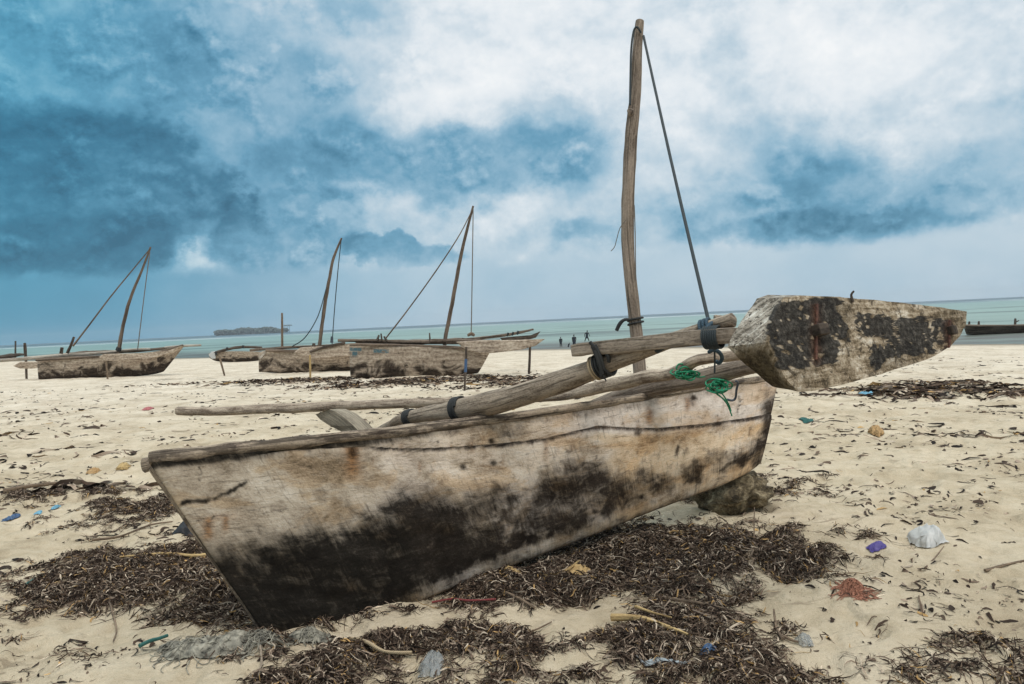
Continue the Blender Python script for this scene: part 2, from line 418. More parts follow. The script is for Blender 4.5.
# overhead: bright even overcast
hi = t.rng(el, .40, .70)
mx = t.new('ShaderNodeMix', data_type='FLOAT'); t.put(mx.inputs[0], hi); t.put(mx.inputs[2], tt); t.put(mx.inputs[3], .12); tt = mx.outputs[0]
colr = t.ramp(tt, [(.05, lin(250, 252, 253)), (.20, lin(231, 238, 243)), (.34, lin(196, 214, 226)), (.48, lin(155, 190, 211)), (.64, lin(107, 160, 189)), (.82, lin(70, 125, 154)), (1., lin(46, 96, 124))])
teal = t.mix(t.math('MULTIPLY', t.rng(az, -.60, -.28, .66, 0.), t.rng(az, -1.3, -.75)), (1, 1, 1, 1), (.50, 1.0, 1.03, 1))
colr = t.mix(1., colr, teal, 'MULTIPLY')
gain = t.math('ADD', 10., t.math('MULTIPLY', t.rng(el, .42, 1.1), 7.))
cl = t.vmath('SCALE', colr, scale=gain)
fin = t.mix(.94, sky.outputs[0], cl)
bg = t.new('ShaderNodeBackground'); bg.inputs[1].default_value = .1; t.put(bg.inputs[0], fin)
wo = t.new('ShaderNodeOutputWorld'); t.l.new(bg.outputs[0], wo.inputs[0])
w.cycles.sampling_method = 'MANUAL'; w.cycles.sample_map_resolution = 512

sl = bpy.data.lights.new('sun', 'SUN'); sl.energy = 1.5; sl.angle = math.radians(35); sl.color = (1., .95, .87)
so = bpy.data.objects.new('sun', sl); COL.objects.link(so)
sd = Vector((math.sin(SUN_AZ)*math.cos(SUN_EL), math.cos(SUN_AZ)*math.cos(SUN_EL), math.sin(SUN_EL)))
so.rotation_euler = sd.to_track_quat('Z', 'Y').to_euler(); so.location = (3, -6, 12)

# ------------------------------------------------------------------ beach (one sheet to the horizon)
fine = np.radians(np.linspace(-62, 62, 700)); coarse = np.radians(np.linspace(62, 298, 40))[1:-1]
ang = np.concatenate((fine, coarse))
rad = np.concatenate((np.geomspace(.9, 170, 780), np.geomspace(185, 30000, 14)))
A_, R_ = np.meshgrid(ang, rad)
X = (np.sin(A_)*R_).ravel(); Y = (np.cos(A_)*R_).ravel()
wd = weed(X, Y); wd = np.where(R_.ravel() > 60, 0, wd)*(1-.45*sstep(9, 14, R_.ravel()))
Z = terr(X, Y, wd)
na, nr = len(ang), len(rad)
i, j = np.meshgrid(np.arange(nr-1), np.arange(na), indexing='ij')
j2 = (j+1) % na
faces = np.stack((i*na+j, (i+1)*na+j, (i+1)*na+j2, i*na+j2), -1).reshape(-1, 4)
verts = np.stack((X, Y, Z), -1)
verts = np.vstack((verts, [[0, 0, tz(0, 0.01)]])); cidx = len(verts)-1
me = bpy.data.meshes.new('beach')
nf = len(faces)
tri = np.stack((np.full(na, cidx), np.arange(na), (np.arange(na)+1) % na), -1)
me.vertices.add(len(verts)); me.vertices.foreach_set('co', verts.astype(np.float32).ravel())
loops = np.concatenate((faces[:, ::-1].ravel(), tri[:, ::-1].ravel()))
me.loops.add(len(loops)); me.loops.foreach_set('vertex_index', loops.astype(np.int32))
me.polygons.add(nf+na)
me.polygons.foreach_set('loop_start', np.concatenate((np.arange(nf)*4, nf*4+np.arange(na)*3)).astype(np.int32))
me.polygons.foreach_set('loop_total', np.concatenate((np.full(nf, 4), np.full(na, 3))).astype(np.int32))
me.polygons.foreach_set('use_smooth', np.ones(nf+na, bool))
me.update(calc_edges=True); me.validate()
ca = me.color_attributes.new('litter', 'FLOAT_COLOR', 'POINT')
dsh = inland(X, Y)
wet = 1-sstep(1., 9, dsh+(fbm(X*.15, Y*.15, 77)-.5)*5)
# wide dry pale sand further down the beach, yellower near
palef = sstep(8, 30, R_.ravel())
c4 = np.stack((wd, wet, palef, np.ones_like(wd)), -1); c4 = np.vstack((c4, [[0, 0, 0, 1]]))
ca.data.foreach_set('color', c4.astype(np.float32).ravel())
m_, t, b = material('sand')
at = t.new('ShaderNodeVertexColor', layer_name='litter'); sp = t.new('ShaderNodeSeparateColor'); t.put(sp.inputs[0], at.outputs[0])
o = objc(t)
nl = t.noise(o, .9, 5, .6); nm = t.noise(o, 7, 5, .65); ng = t.noise(o, 260, 3, .7); nsp = t.noise(o, 34, 4, .7, .8)
f = t.math('ADD', t.math('MULTIPLY', nl.outputs[0], .45), t.math('ADD', t.math('MULTIPLY', nm.outputs[0], .28), t.math('MULTIPLY', ng.outputs[0], .42)))
f = t.math('SUBTRACT', f, .075)
c = t.ramp(f, [(.36, (.32, .25, .165)), (.48, (.50, .412, .285)), (.60, (.635, .54, .40))])
c = t.mix(t.math('MULTIPLY', sp.outputs[2], .75), c, t.ramp(f, [(.38, (.43, .355, .265)), (.48, (.60, .52, .41)), (.58, (.71, .635, .525))]))
# small dark debris specks, patchy
patch = t.noise(t.scale(o, (1, .6, 1)), .8, 3)
speck = t.math('MULTIPLY', t.rng(nsp.outputs[0], .635, .67), t.rng(patch.outputs[0], .40, .62))
c = t.mix(t.math('MULTIPLY', speck, .85), c, (.06, .045, .032, 1))
st = t.noise(t.scale(o, (.55, 2.2, 1)), 3.2, 6, .7, .6)
streak = t.math('MULTIPLY', t.rng(st.outputs[0], .585, .66), t.rng(patch.outputs[0], .35, .6))
c = t.mix(t.math('MULTIPLY', streak, .5), c, (.12, .085, .055, 1))
lm = t.noise(o, 46, 4, .7, 1.)
lit = t.rng(t.math('ADD', sp.outputs[0], t.math('MULTIPLY', t.math('SUBTRACT', lm.outputs[0], .5), 1.7)), .50, .98)
lc = t.ramp(t.noise(o, 75, 3, .7, 1.).outputs[0], [(.35, (.018, .013, .010)), (.55, (.05, .035, .025)), (.72, (.16, .12, .085))])
c = t.mix(lit, c, lc)
wetc = t.mix(t.noise(t.scale(o, (.35, 1.2, 1)), .8, 4).outputs[0], (.10, .085, .065, 1), (.30, .26, .20, 1))
c = t.mix(t.math('MULTIPLY', sp.outputs[1], .9), c, wetc)
t.put(b.inputs['Base Color'], c); b.inputs['Roughness'].default_value = .92; b.inputs['Specular IOR Level'].default_value = .15
h = t.math('ADD', t.math('MULTIPLY', nm.outputs[0], 1.), t.math('ADD', t.math('MULTIPLY', ng.outputs[0], .12), t.math('MULTIPLY', lm.outputs[0], lit)))
bump(t, b, h, 1., .05)
me.materials.append(m_)
beach = bpy.data.objects.new('beach', me); COL.objects.link(beach); setting(beach)

# ------------------------------------------------------------------ sea
ys = np.concatenate((np.linspace(30, 250, 90), np.geomspace(256, 28000, 70)))
mb = MB()
rows = []
for y in ys:
    rows.append([(float(x), float(y), SEA) for x in np.linspace(-1, 1, 40)*max(220, y*1.4)])
mb.grid(rows)
m_, t, b = material('sea_water')
g = t.new('ShaderNodeNewGeometry').outputs['Position']; sp = t.new('ShaderNodeSeparateXYZ'); t.put(sp.inputs[0], g)
# distance beyond the shore, measured square to it
dist = t.math('ADD', t.math('MULTIPLY', sp.outputs[0], .62), t.math('MULTIPLY', sp.outputs[1], .78))
wob = t.noise(t.scale(g, (.012, .012, 0)), 1, 5, .6)
yy = t.math('MULTIPLY', sp.outputs[1], t.math('ADD', .75, t.math('MULTIPLY', wob.outputs[0], .5)))
lg = t.math('LOGARITHM', t.math('MAXIMUM', yy, 1.), 10.)
c = t.ramp(t.math('DIVIDE', lg, 4.5), [(.30, (.16, .19, .165)), (.42, (.20, .27, .235)), (.50, (.215, .31, .275)), (.62, (.185, .285, .27)), (.642, (.09, .16, .18)), (.69, (.05, .10, .13)), (.9, (.04, .08, .11))])
# weedy dark patches and lanes in the shallows
pt = t.noise(t.scale(g, (.02, .055, 0)), 1, 5, .65, .5)
near = t.rng(sp.outputs[1], 130, 380, 1., .35)
c = t.mix(t.math('MULTIPLY', t.rng(pt.outputs[0], .46, .60), t.math('MULTIPLY', near, .85)), c, (.075, .105, .095, 1))
sh = t.rng(dist, 62, 92, 1., 0.)
c = t.mix(t.math('MULTIPLY', sh, t.rng(t.noise(t.scale(g, (.06, .2, 0)), 1, 4, .6).outputs[0], .36, .52)), c, (.085, .085, .07, 1))
# surf on the reef and small ripples
fo = t.noise(t.scale(g, (.004, .02, 0)), 1, 6, .7, .3)
reef = t.math('MULTIPLY', t.rng(yy, 560, 640), t.rng(yy, 900, 1100, 1., 0.))
fm = t.math('MULTIPLY', reef, t.rng(fo.outputs[0], .50, .60))
rp = t.noise(t.scale(g, (.03, .30, 0)), 1, 4, .6)
fm2 = t.math('MULTIPLY', t.rng(rp.outputs[0], .655, .70), t.rng(sp.outputs[1], 60, 150, .8, .3))
fmx = t.math('MAXIMUM', fm, fm2, clamp=True)
c = t.mix(t.math('MULTIPLY', fmx, .85), c, (.74, .77, .77, 1))
t.put(b.inputs['Base Color'], c); b.inputs['Roughness'].default_value = .45; b.inputs['Specular IOR Level'].default_value = .22
wv = t.noise(t.scale(g, (.5, 1.6, 0)), 1, 5, .6)
bump(t, b, wv.outputs[0], .6, .12)
sea = mb.build('sea', m_); setting(sea)

exec_parts = True

# ------------------------------------------------------------------ the big outrigger canoe in front
HEEL = math.radians(14)
a_ = Vector((.8412, .5407, 0)).normalized(); n_ = Vector((-a_.y, a_.x, 0)); z_ = Vector((0, 0, 1))
up_ = z_*math.cos(HEEL)+n_*math.sin(HEEL); nh = n_*math.cos(HEEL)-z_*math.sin(HEEL)    # nh: across the boat, away from us
KEEL0 = ground(266, 634)
def on_plane(u, v, p0, nrm):
    r = ray(u, v); return CAM+r*((p0-CAM).dot(nrm)/r.dot(nrm))
def resample(pts, n):
    pts = [Vector((*p, 0)) for p in pts]; L = [0]
    for p, q in zip(pts, pts[1:]): L.append(L[-1]+(q-p).length)
    out = []
    for i in range(n):
        s = L[-1]*i/(n-1); k = min(max(np.searchsorted(L, s)-1, 0), len(pts)-2)
        f = (s-L[k])/(L[k+1]-L[k]); p0, p1, p2, p3 = pts[max(k-1, 0)], pts[k], pts[k+1], pts[min(k+2, len(pts)-1)]
        q = .5*((2*p1)+(p2-p0)*f+(2*p0-5*p1+4*p2-p3)*f*f+(3*p1-p0-3*p2+p3)*f**3)
        out.append((q.x, q.y))
    return out
Gpx = [(153, 460), (200, 454.5), (250, 449), (300, 443.5), (350, 438), (400, 432.5), (450, 426), (500, 419.5), (550, 412.5), (600, 405), (650, 397), (700, 389), (740, 383), (777, 378)]
Kpx = [(266, 634), (300, 634), (335, 629), (370, 617), (410, 601), (450, 584.5), (500, 566), (550, 547), (600, 528), (650, 508), (700, 489.5), (730, 478), (748, 469), (758, 461)]
NT_, NV = 300, 110
gp_, kp_ = resample(Gpx, NT_), resample(Kpx, NT_)
def beam(tq): return .045+.215*math.sin(math.pi*min(max(tq, 0), 1))**.75
rows_near, rows_far, G3, K3 = [], [], [], []
seam = [(130, 470), (300, 452), (368, 449), (399, 451), (430, 450.5), (461, 449), (500, 446), (543, 441), (575, 433), (597, 427.8), (629, 430), (654, 430.5), (711, 425), (752, 419), (790, 411)]
def seam_v(u): return np.interp(u, [q[0] for q in seam], [q[1] for q in seam])
ulen = 0.
for i in range(NT_):
    tq = i/(NT_-1); bq = beam(tq)
    K = on_plane(*kp_[i], KEEL0, nh)
    G = on_plane(*gp_[i], KEEL0-nh*bq, nh)
    G3.append(G); K3.append(K)
for i in range(NT_):
    tq = i/(NT_-1); bq = beam(tq); K, G = K3[i], G3[i]; rn, rf = [], []
    for jv in range(NV):
        v = jv/(NV-1)
        p = K+(G-K)*v - nh*(bq*(max(v, 0)**.60-v)*.9)
        dd = 0.
        u_, v_ = proj(p)
        if tq > .12: dd = .014*float(sstep(-1.2, 1.2, seam_v(u_)-v_))*float(sstep(.12, .2, tq))
        dd += .012*(mnoise.fractal(Vector((tq*5, v*1.5, 1)), 1, 2, 3))*(1-abs(2*v-1)**4)
        dn = (p-KEEL0).dot(nh)
        rn.append(p+nh*dd)
        rf.append(p-nh*(2*dn)-nh*dd)
    rows_near.append(rn); rows_far.append(rf)
uvrows = []; s_ = 0.
for i in range(NT_):
    if i: s_ += (rows_near[i][NV//2]-rows_near[i-1][NV//2]).length
    uvrows.append([(s_, jv/(NV-1)*.9) for jv in range(NV)])
# stains on the near side with the rail's shade painted in, set where they sit
rr0 = random.Random(12); TINT = None
def stains_and_shade(rows, near=True):
    A = np.array([[tuple(p) for p in r] for r in rows]).reshape(-1, 3)
    u, v = projn(A) if near else projn(A)
    tq = np.repeat(np.arange(NT_)/(NT_-1), NV); vv = np.tile(np.arange(NV)/(NV-1), NT_)
    S_ = tq*4.2; V_ = vv*.9
    if not near:
        dark = sstep(.0, .35, .55-vv+(fbm(S_*2, V_*3, 5)-.5)*.8); z0 = np.zeros_like(dark)
        return np.stack((dark, z0, z0, np.ones_like(dark)), -1)
    bx = [100, 215, 232, 265, 300, 340, 380, 400, 430, 455, 480, 492, 505, 518, 530, 545, 562, 600, 622, 650, 672, 690, 705, 720, 745, 762, 775, 800]
    by = [560, 556, 549, 541, 532, 518, 505, 494, 492, 500, 497, 489, 485, 492, 482, 470, 463, 468, 470, 466, 476, 462, 470, 462, 446, 432, 408, 390]
    wob = (fbm(S_*3.2, V_*4.5, 11, 5, .6)-.5)
    wob2 = (fbm(S_*11, V_*9, 13, 4, .6)-.5)
    d = v-np.interp(u, bx, by)+wob*48+wob2*16
    soft = np.interp(u, [200, 400, 560, 760], [34, 32, 26, 18])
    dark = sstep(-soft, soft, d)
    # lower strip along the keel scrubbed back to brown wood, from amidships on
    kv = np.interp(u, [q[0] for q in kp_], [q[1] for q in kp_])
    strip = sstep(17, 7, kv-v+wob*10+wob2*12)*sstep(370, 450, u)
    dark = dark*(1-.62*strip)
    # worn lighter cloud inside the stain
    hole = sstep(.56, .72, fbm(S_*4.3+9, V_*5.5, 23, 4, .6))*sstep(430, 520, u)
    dark = dark*(1-.40*hole)
    mid = sstep(440, 480, u)*sstep(640, 560, u)*np.exp(-((v-(np.interp(u, [440, 560, 640], [525, 500, 480])+6))/14)**2)
    dark = dark*(1-.25*mid)
    for cx, cy, rx, ry, am in ((500, 496, 20, 13, .7), (585, 472, 26, 16, .5), (693, 471, 9, 16, .9), (690, 398, 5, 8, .6), (768, 430, 12, 40, 1.), (757, 455, 9, 22, .8), (600, 495, 60, 18, .75), (545, 520, 60, 22, .8), (640, 485, 40, 14, .7), (480, 545, 50, 24, .8), (720, 462, 30, 12, .6), (420, 560, 60, 30, .9), (380, 540, 60, 30, .5), (300, 590, 60, 40, .7), (320, 493, 8, 8, .4), (400, 485, 7, 7, .4)):
        q = ((u-cx+wob*14)/rx)**2+((v-cy+wob2*14)/ry)**2
        dark = np.maximum(dark, am*np.exp(-q*q))
    black = sstep(640, 330, u+wob*140)                             # tarred black aft, brown-black forward
    # cracks, dark seam line and the painted shade below the rail
    sl = np.abs(v-seam_v(u)-.6+wob2*1.5)
    seamd = np.exp(-(sl/1.5)**2)*sstep(330, 385, u)
    under = sstep(11, 2, v-np.interp(u, [q[0] for q in gp_], [q[1] for q in gp_])-3+wob2*5)*np.interp(u, [150, 350, 420, 780], [1., 1., .55, .35])  # shade of the gunwale rail, painted onto the planking below it
    topd = sstep(0, 6, seam_v(u)-v)*sstep(470, 400, u)*sstep(365, 385, u)*.3+sstep(0, 5, seam_v(u)-v)*sstep(460, 520, u)*sstep(640, 540, u)*sstep(.42, .62, fbm(S_*3, V_*12, 43))*.55
    def crack(x0, y0, x1, y1, wd_, am):
        L = math.hypot(x1-x0, y1-y0); f = ((u-x0)*(x1-x0)+(v-y0)*(y1-y0))/L/L
        dd = ((u-x0)*(y1-y0)-(v-y0)*(x1-x0))/L+wob2*9+wob*5
        return am*np.exp(-(dd/wd_)**2)*sstep(-.05, .08, f)*sstep(1.05, .8, f)
    ck = np.maximum.reduce([crack(182, 503, 214, 499, 3.2, 1), crack(212, 500, 250, 480, 2.2, .9), crack(198, 461, 203, 476, 1.6, .8), crack(195, 470, 203, 481, 1.5, .7), crack(262, 515, 290, 508, 1.2, .4), crack(220, 475, 238, 466, 1.5, .6),
        crack(195, 521, 275, 506, .9, .6), crack(235, 480, 245, 488, 1.5, .5), crack(280, 535, 302, 522, 1.6, .6), crack(738, 390, 734, 416, .8, .7)])
    knots = sum(np.exp(-(((u-x)/4)**2+((v-y)/4)**2)) for x, y in ((491, 463), (489, 441), (461, 466), (690, 398), (635, 433)))
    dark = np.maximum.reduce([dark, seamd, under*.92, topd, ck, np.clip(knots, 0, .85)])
    # rust runs
    def run(x, y0, y1, wd_, am): return am*np.exp(-((u-x+wob*4)/wd_)**2)*sstep(y0-2, y0+3, v)*sstep(y1+5, (y0+y1)/2, v+wob2*8)
    rust = np.maximum.reduce([run(351, 447, 482, 8, 1), run(209, 516, 540, 5, .9), run(225, 514, 532, 3.5, .9), run(647, 409, 428, 4, .9), run(645, 405, 420, 3, .6), run(685, 397, 412, 3.5, .9), run(543, 441, 462, 3, .6), run(222, 512, 518, 16, .5), run(690, 400, 408, 6, .5)])
    dark = np.maximum(dark, .9*np.exp(-(((u-351)/7)**2+((v-452)/7)**2)))
    pale = sstep(.45, .75, fbm(S_*2.5, V_*3.5, 33, 4))*sstep(260, 380, u)
    for k in range(26):                            # nail heads and plugged holes along the planking
        rx_ = 372+15.6*k+rr0.uniform(-5, 5); ry_ = float(seam_v(rx_))+rr0.choice((-9, -7, 8, 9))+rr0.uniform(-2, 2)
        dark = np.maximum(dark, rr0.uniform(.35, .85)*np.exp(-(((u-rx_)/1.5)**2+((v-ry_)/1.5)**2)))
        rust = np.maximum(rust, run(rx_, ry_, ry_+rr0.uniform(4, 14), 1.8, rr0.uniform(.2, .6)))
    for k in range(16):                            # short upright bruises and drips
        rx_ = rr0.uniform(480, 770); ry_ = float(seam_v(rx_))+rr0.uniform(-8, 34); dark = np.maximum(dark, rr0.uniform(.3, .8)*np.exp(-((u-rx_+(v-ry_)*.25+wob2*5)/rr0.uniform(1, 2.6))**2)*np.exp(-((v-ry_)/rr0.uniform(4, 9))**2))
    below = sstep(1, 8, v-seam_v(u))
    yellow = below*sstep(470, 600, u+wob*90)*sstep(.36, .56, fbm(S_*2.2+4, V_*4, 91, 4))
    cream = (1-below)*sstep(500, 600, u+wob*80)+below*sstep(360, 420, u)*sstep(600, 520, u)*.7*sstep(.40, .6, fbm(S_*2.6+8, V_*4, 95, 4))
    global TINT
    TINT = np.stack((np.clip(yellow, 0, 1), np.clip(cream, 0, 1), np.zeros_like(u), np.ones_like(u)), -1)
    return np.stack((np.clip(dark, 0, 1), np.clip(rust, 0, 1), np.clip(pale, 0, 1), black), -1)
mb = MB(); mb.grid(rows_near, uvrows); mb.grid([r[::-1] for r in rows_far], [r[::-1] for r in uvrows])
st_near = stains_and_shade(rows_near); st_far = stains_and_shade(rows_far, False).reshape(NT_, NV, 4)[:, ::-1].reshape(-1, 4)
vals = np.vstack((st_near, st_far)); rest = vals[:, :3].copy()
m_, t, b = material('weathered_hull_wood')
uv = uvn(t)
at = t.new('ShaderNodeVertexColor', layer_name='stain_shade'); sp = t.new('ShaderNodeSeparateColor'); t.put(sp.inputs[0], at.outputs[0])
N_ = lambda sx_, sy_, d=5, r=.65, w=.4: t.noise(t.scale(uv, (sx_, sy_, 1)), 1, d, r, w).outputs[0]
def wsum(*q):
    o = None
    for x, k in q:
        y = t.math('MULTIPLY', t.math('SUBTRACT', x, .5), k); o = y if o is None else t.math('ADD', o, y)
    return o
g1, g2, g3, g4 = N_(3.5, 42), N_(22, 75, 4, .7), N_(3.2, 4.5, 6, .66), N_(85, 85, 4, .72)
vst = N_(30, 5.5, 5, .68, .8); v2 = N_(60, 14, 4, .7, .6)
f = wsum((g1, .18), (g2, .28), (g3, .9), (g4, .36))               # about -.3 .. .3
F0 = t.math('ADD', f, .5)
c = t.ramp(F0, [(.26, (.14, .10, .065)), (.37, (.36, .27, .185)), (.46, (.55, .44, .33)), (.56, (.70, .585, .465)), (.72, (.80, .72, .62))])
su = t.new('ShaderNodeSeparateXYZ'); t.put(su.inputs[0], uv)
grey = t.rng(t.math('ADD', su.outputs[0], t.math('MULTIPLY', t.math('SUBTRACT', g3, .5), 2.2)), .6, 1.9, 1., 0.)
c = t.mix(t.math('MULTIPLY', grey, .7), c, t.ramp(F0, [(.30, (.09, .075, .055)), (.44, (.24, .20, .15)), (.56, (.37, .315, .24)), (.70, (.52, .46, .37))]))
c = t.mix(t.math('MULTIPLY', t.math('MULTIPLY', sp.outputs[2], .4), t.rng(g2, .35, .6)), c, (.70, .57, .47, 1))
ti = t.new('ShaderNodeVertexColor', layer_name='tint'); ts = t.new('ShaderNodeSeparateColor'); t.put(ts.inputs[0], ti.outputs[0])
c = t.mix(t.math('MULTIPLY', ts.outputs[0], .55), c, t.mix(1., c, (.95, .80, .57, 1), 'MULTIPLY'))
c = t.mix(t.math('MULTIPLY', ts.outputs[1], t.rng(g3, .30, .58, .25, .75)), c, t.ramp(F0, [(.30, (.40, .32, .26)), (.46, (.62, .53, .46)), (.62, (.74, .66, .59))]))
c = t.mix(t.math('MULTIPLY', t.rng(N_(2.0, 4.2, 5, .65), .50, .60), .40), c, t.mix(1., c, (.90, .68, .40, 1), 'MULTIPLY'))
gm = N_(7, 13, 6, .72, .7)
c = t.mix(t.math('MULTIPLY', t.rng(gm, .54, .66), .42), c, (.15, .11, .08, 1))
c = t.mix(t.math('MULTIPLY', t.math('MULTIPLY', t.rng(vst, .56, .64), t.rng(g3, .42, .56)), .36), c, (.12, .088, .062, 1))
scr = N_(6, 120, 4, .6, .9)
c = t.mix(t.math('MULTIPLY', t.rng(scr, .63, .68), .38), c, (.045, .032, .023, 1))
c = t.mix(t.math('MULTIPLY', t.rng(g4, .61, .67), .35), c, (.075, .055, .04, 1))
c = t.mix(t.math('MULTIPLY', sp.outputs[1], .85), c, t.ramp(g2, [(.40, (.085, .036, .012)), (.60, (.31, .14, .04))]))
rag = wsum((gm, .9), (vst, .42), (v2, .25), (g2, .3), (g4, .2), (g3, .8))
dk = t.rng(t.math('ADD', sp.outputs[0], t.math('MULTIPLY', rag, 1.1)), .06, 1.0)
bl = t.new('ShaderNodeAttribute', attribute_name='stain_shade')
tar = t.ramp(F0, [(.34, (.004, .0037, .0033)), (.52, (.008, .007, .006)), (.62, (.018, .015, .0125)), (.74, (.085, .07, .056))])
brn = t.ramp(F0, [(.34, (.0075, .0055, .0045)), (.50, (.018, .0125, .0095)), (.60, (.042, .030, .022)), (.72, (.16, .115, .08))])
c = t.mix(t.math('MULTIPLY', dk, .98), c, t.mix(t.math('MULTIPLY', bl.outputs['Alpha'], t.rng(dk, .45, .95)), brn, tar))
t.put(b.inputs['Base Color'], c)
t.put(b.inputs['Roughness'], t.rng(dk, 0, 1, .88, .8)); t.put(b.inputs['Specular IOR Level'], t.rng(dk, 0, 1, .16, .045))
bump(t, b, t.math('ADD', t.math('MULTIPLY', f, 1.6), t.math('ADD', t.math('MULTIPLY', dk, -.10), t.math('MULTIPLY', t.rng(scr, .63, .68), -.3))), .7, .010)

BOATLAB = 'weathered wooden outrigger canoe in front, tilted on the seaweed with its float raised toward us'
canoe = thing('outrigger_canoe', Vector((K3[NT_//2].x, K3[NT_//2].y, 0)), BOATLAB, 'canoe', 'outrigger canoes on the beach')
hull = mb.build('hull', m_, canoe, attr={'stain_shade': vals, 'tint': np.vstack((TINT, np.zeros_like(TINT)))})
sol = hull.modifiers.new('thickness', 'SOLIDIFY'); sol.thickness = .028; sol.offset = -1
# keel board along the bottom and the two stem posts
mk = MB(); mk.tube([K3[i]-up_*.006 for i in range(4, NT_-2, 18)], .021, 8, .10, 3, sq=.7)
mk.build('keel', M['drift'], hull)
for nm, i0, col in (('stem_post', 0, 'rail'), ('stern_post', NT_-1, 'fardark')):
    ms = MB(); ms.tube([K3[i0]+(G3[i0]+nh*beam(i0/(NT_-1))-K3[i0])*q for q in (0, .25, .5, .75, .97)], [.022, .024, .028, .032, .036], 10, .10, 4, sq=.6)
    ms.build(nm, M[col], hull)
# gunwale poles
def rail(side):
    pts, rd = [], []
    for k in range(0, NT_, 13):
        bq = beam(k/(NT_-1)); g = G3[k]
        if side > 0: g = g+nh*(2*bq)
        g = g+up_*.008+(-nh if side < 0 else nh)*.004
        pts.append(g); rd.append(.036-.010*k/NT_)
    pts[0] = pts[0]-a_*(.012 if side < 0 else .030)-(z_*.0 if side < 0 else z_*.022)
    mr = MB(); mr.tube(pts, rd, 16, .28, 4, seed=4.2 if side < 0 else 9.1)
    return mr.build('gunwale_rail', M['rail'], canoe)
rail_n = rail(-1); rail_f = rail(1)
def ring(path_c, axis, r, rr, turns, mat, parent, name='lashing', pitch=None, seed=0):
    axis = axis.normalized(); q = axis.orthogonal().normalized(); w_ = axis.cross(q); pts = []
    n = int(turns*12); pitch = pitch or rr*2
    for k in range(n+1):
        an = 2*math.pi*k/12; pts.append(path_c+axis*(pitch*(k/12-turns/2))+(q*math.cos(an)+w_*math.sin(an))*(r+rr*.8))
    mr = MB(); mr.tube(pts, rr, 7, 0, 2)
    return mr.build(name, mat, parent)
# thwart board sticking up inside, cut like a blade
D0 = 4.95
th = MB()
tA = [(329, 409.3, 4.95), (335, 411, 4.93), (344, 417, 4.88), (354, 426, 4.84), (364, 437, 4.8), (372, 450, 4.78)]      # upper near edge
tB = [(315.5, 414.5, 5.03), (320, 419.5, 5.02), (329, 425.5, 4.97), (340, 431, 4.94), (352, 439, 4.9), (360, 452, 4.88)]    # lower edge of the cut
tC = [(336, 409.0, 5.30), (346, 409.0, 5.32), (356, 413, 5.28), (366, 421, 5.25), (378, 433, 5.2), (386, 450, 5.2)]        # far edge of the top
A3, B3, C3 = [[P(*q) for q in L_] for L_ in (tA, tB, tC)]
D3 = [q+(b_-a__)*.95 for q, a__, b_ in zip(C3, A3, B3)]
for r0, r1 in ((B3, A3), (A3, C3), (C3, D3), (D3, B3)): th.grid([r0, r1], [[(k*.05, 0) for k in range(6)], [(k*.05, .3) for k in range(6)]])
th.add([A3[0], B3[0], D3[0], C3[0]], [(0, 1, 2, 3)])
th.build('thwart', M['plank'], canoe, smooth=False, bevel=.004)

# outrigger float: a thick plank-built float, its outer face worn paint
FN = P(767, 342, 3.55)
TH = .15
outer = [(767, 342), (770, 330), (777, 311), (784, 297.5), (800, 295.0), (845, 297.6), (895, 302), (930, 306), (952, 309.5), (967, 311), (965.5, 325), (960, 336), (951, 346), (940, 353), (928, 359), (900, 368), (868, 378), (840, 385.5), (812, 391), (797, 392), (786, 380), (775, 358)]
innr = [(727, 346.5), (732, 336), (744, 317), (757, 298.5), (768, 294.5), (812, 296.5), (862, 301), (900, 305), (925, 308.5), (940, 311), (939, 324), (933, 335), (923, 345), (912, 352), (900, 358), (872, 367), (840, 376.5), (812, 383.5), (790, 389), (772, 386), (757, 374), (740, 359)]
fo_ = [on_plane(u, v, FN, nh) for u, v in outer]
bo_ = [on_plane(u, v, FN+nh*TH, nh) for u, v in innr]
floatthing = MB()
def dense(poly, per=7):
    o_ = []
    for p, q in zip(poly, poly[1:]+poly[:1]):
        for k in range(per): o_.append(p+(q-p)*(k/per))
    return o_
fd, bd = dense(fo_), dense(bo_); n = len(fd)
cen_f = sum(fd, Vector())/n; cen_b = sum(bd, Vector())/n
def fuv(p): return ((p-FN).dot(a_)+(p-FN).dot(nh)*.3+5, (p-FN).dot(up_)+(p-FN).dot(nh)*1.)
rows = []
NR = 26
def jit(p, s): return p+(-nh)*(s*mnoise.fractal(p*9, 1, 2, 4))+up_*(s*.6*mnoise.fractal(p*7+Vector((9, 0, 0)), 1, 2, 3))
# lens-shaped grid over the outer face: from top chain to bottom chain
for q in np.linspace(0, 1, NR)[:-1]: rows.append([jit(cen_f+(p-cen_f)*(q**.8 if q < .93 else q), .004) for p in fd])
rim = .012
for k, q in enumerate((0, .08, .2, .4, .6, .8, .92, 1.)):
    rr_ = []
    for p, s in zip(fd, bd):
        x = p+(s-p)*q
        rr_.append(jit(x, .006))
    rows.append(rr_)
for q in np.linspace(1, 0, 10)[1:]: rows.append([cen_b+(p-cen_b)*q for p in bd])
rows = [r+[r[0]] for r in rows]
floatthing.grid(rows, [[fuv(p) for p in r] for r in rows])
A = np.array([tuple(p) for r in rows for p in r]); u, v = projn(A)
fu = (A-np.array(FN))@np.array(a_); fv = (A-np.array(FN))@np.array(up_); fn = (A-np.array(FN))@np.array(nh)
wob = fbm(fu*7, fv*7+fn*5, 3, 5, .6)-.5; wob2 = fbm(fu*25, fv*25, 8, 3)-.5
face = sstep(.035, .01, fn)
paint = np.zeros_like(fu)
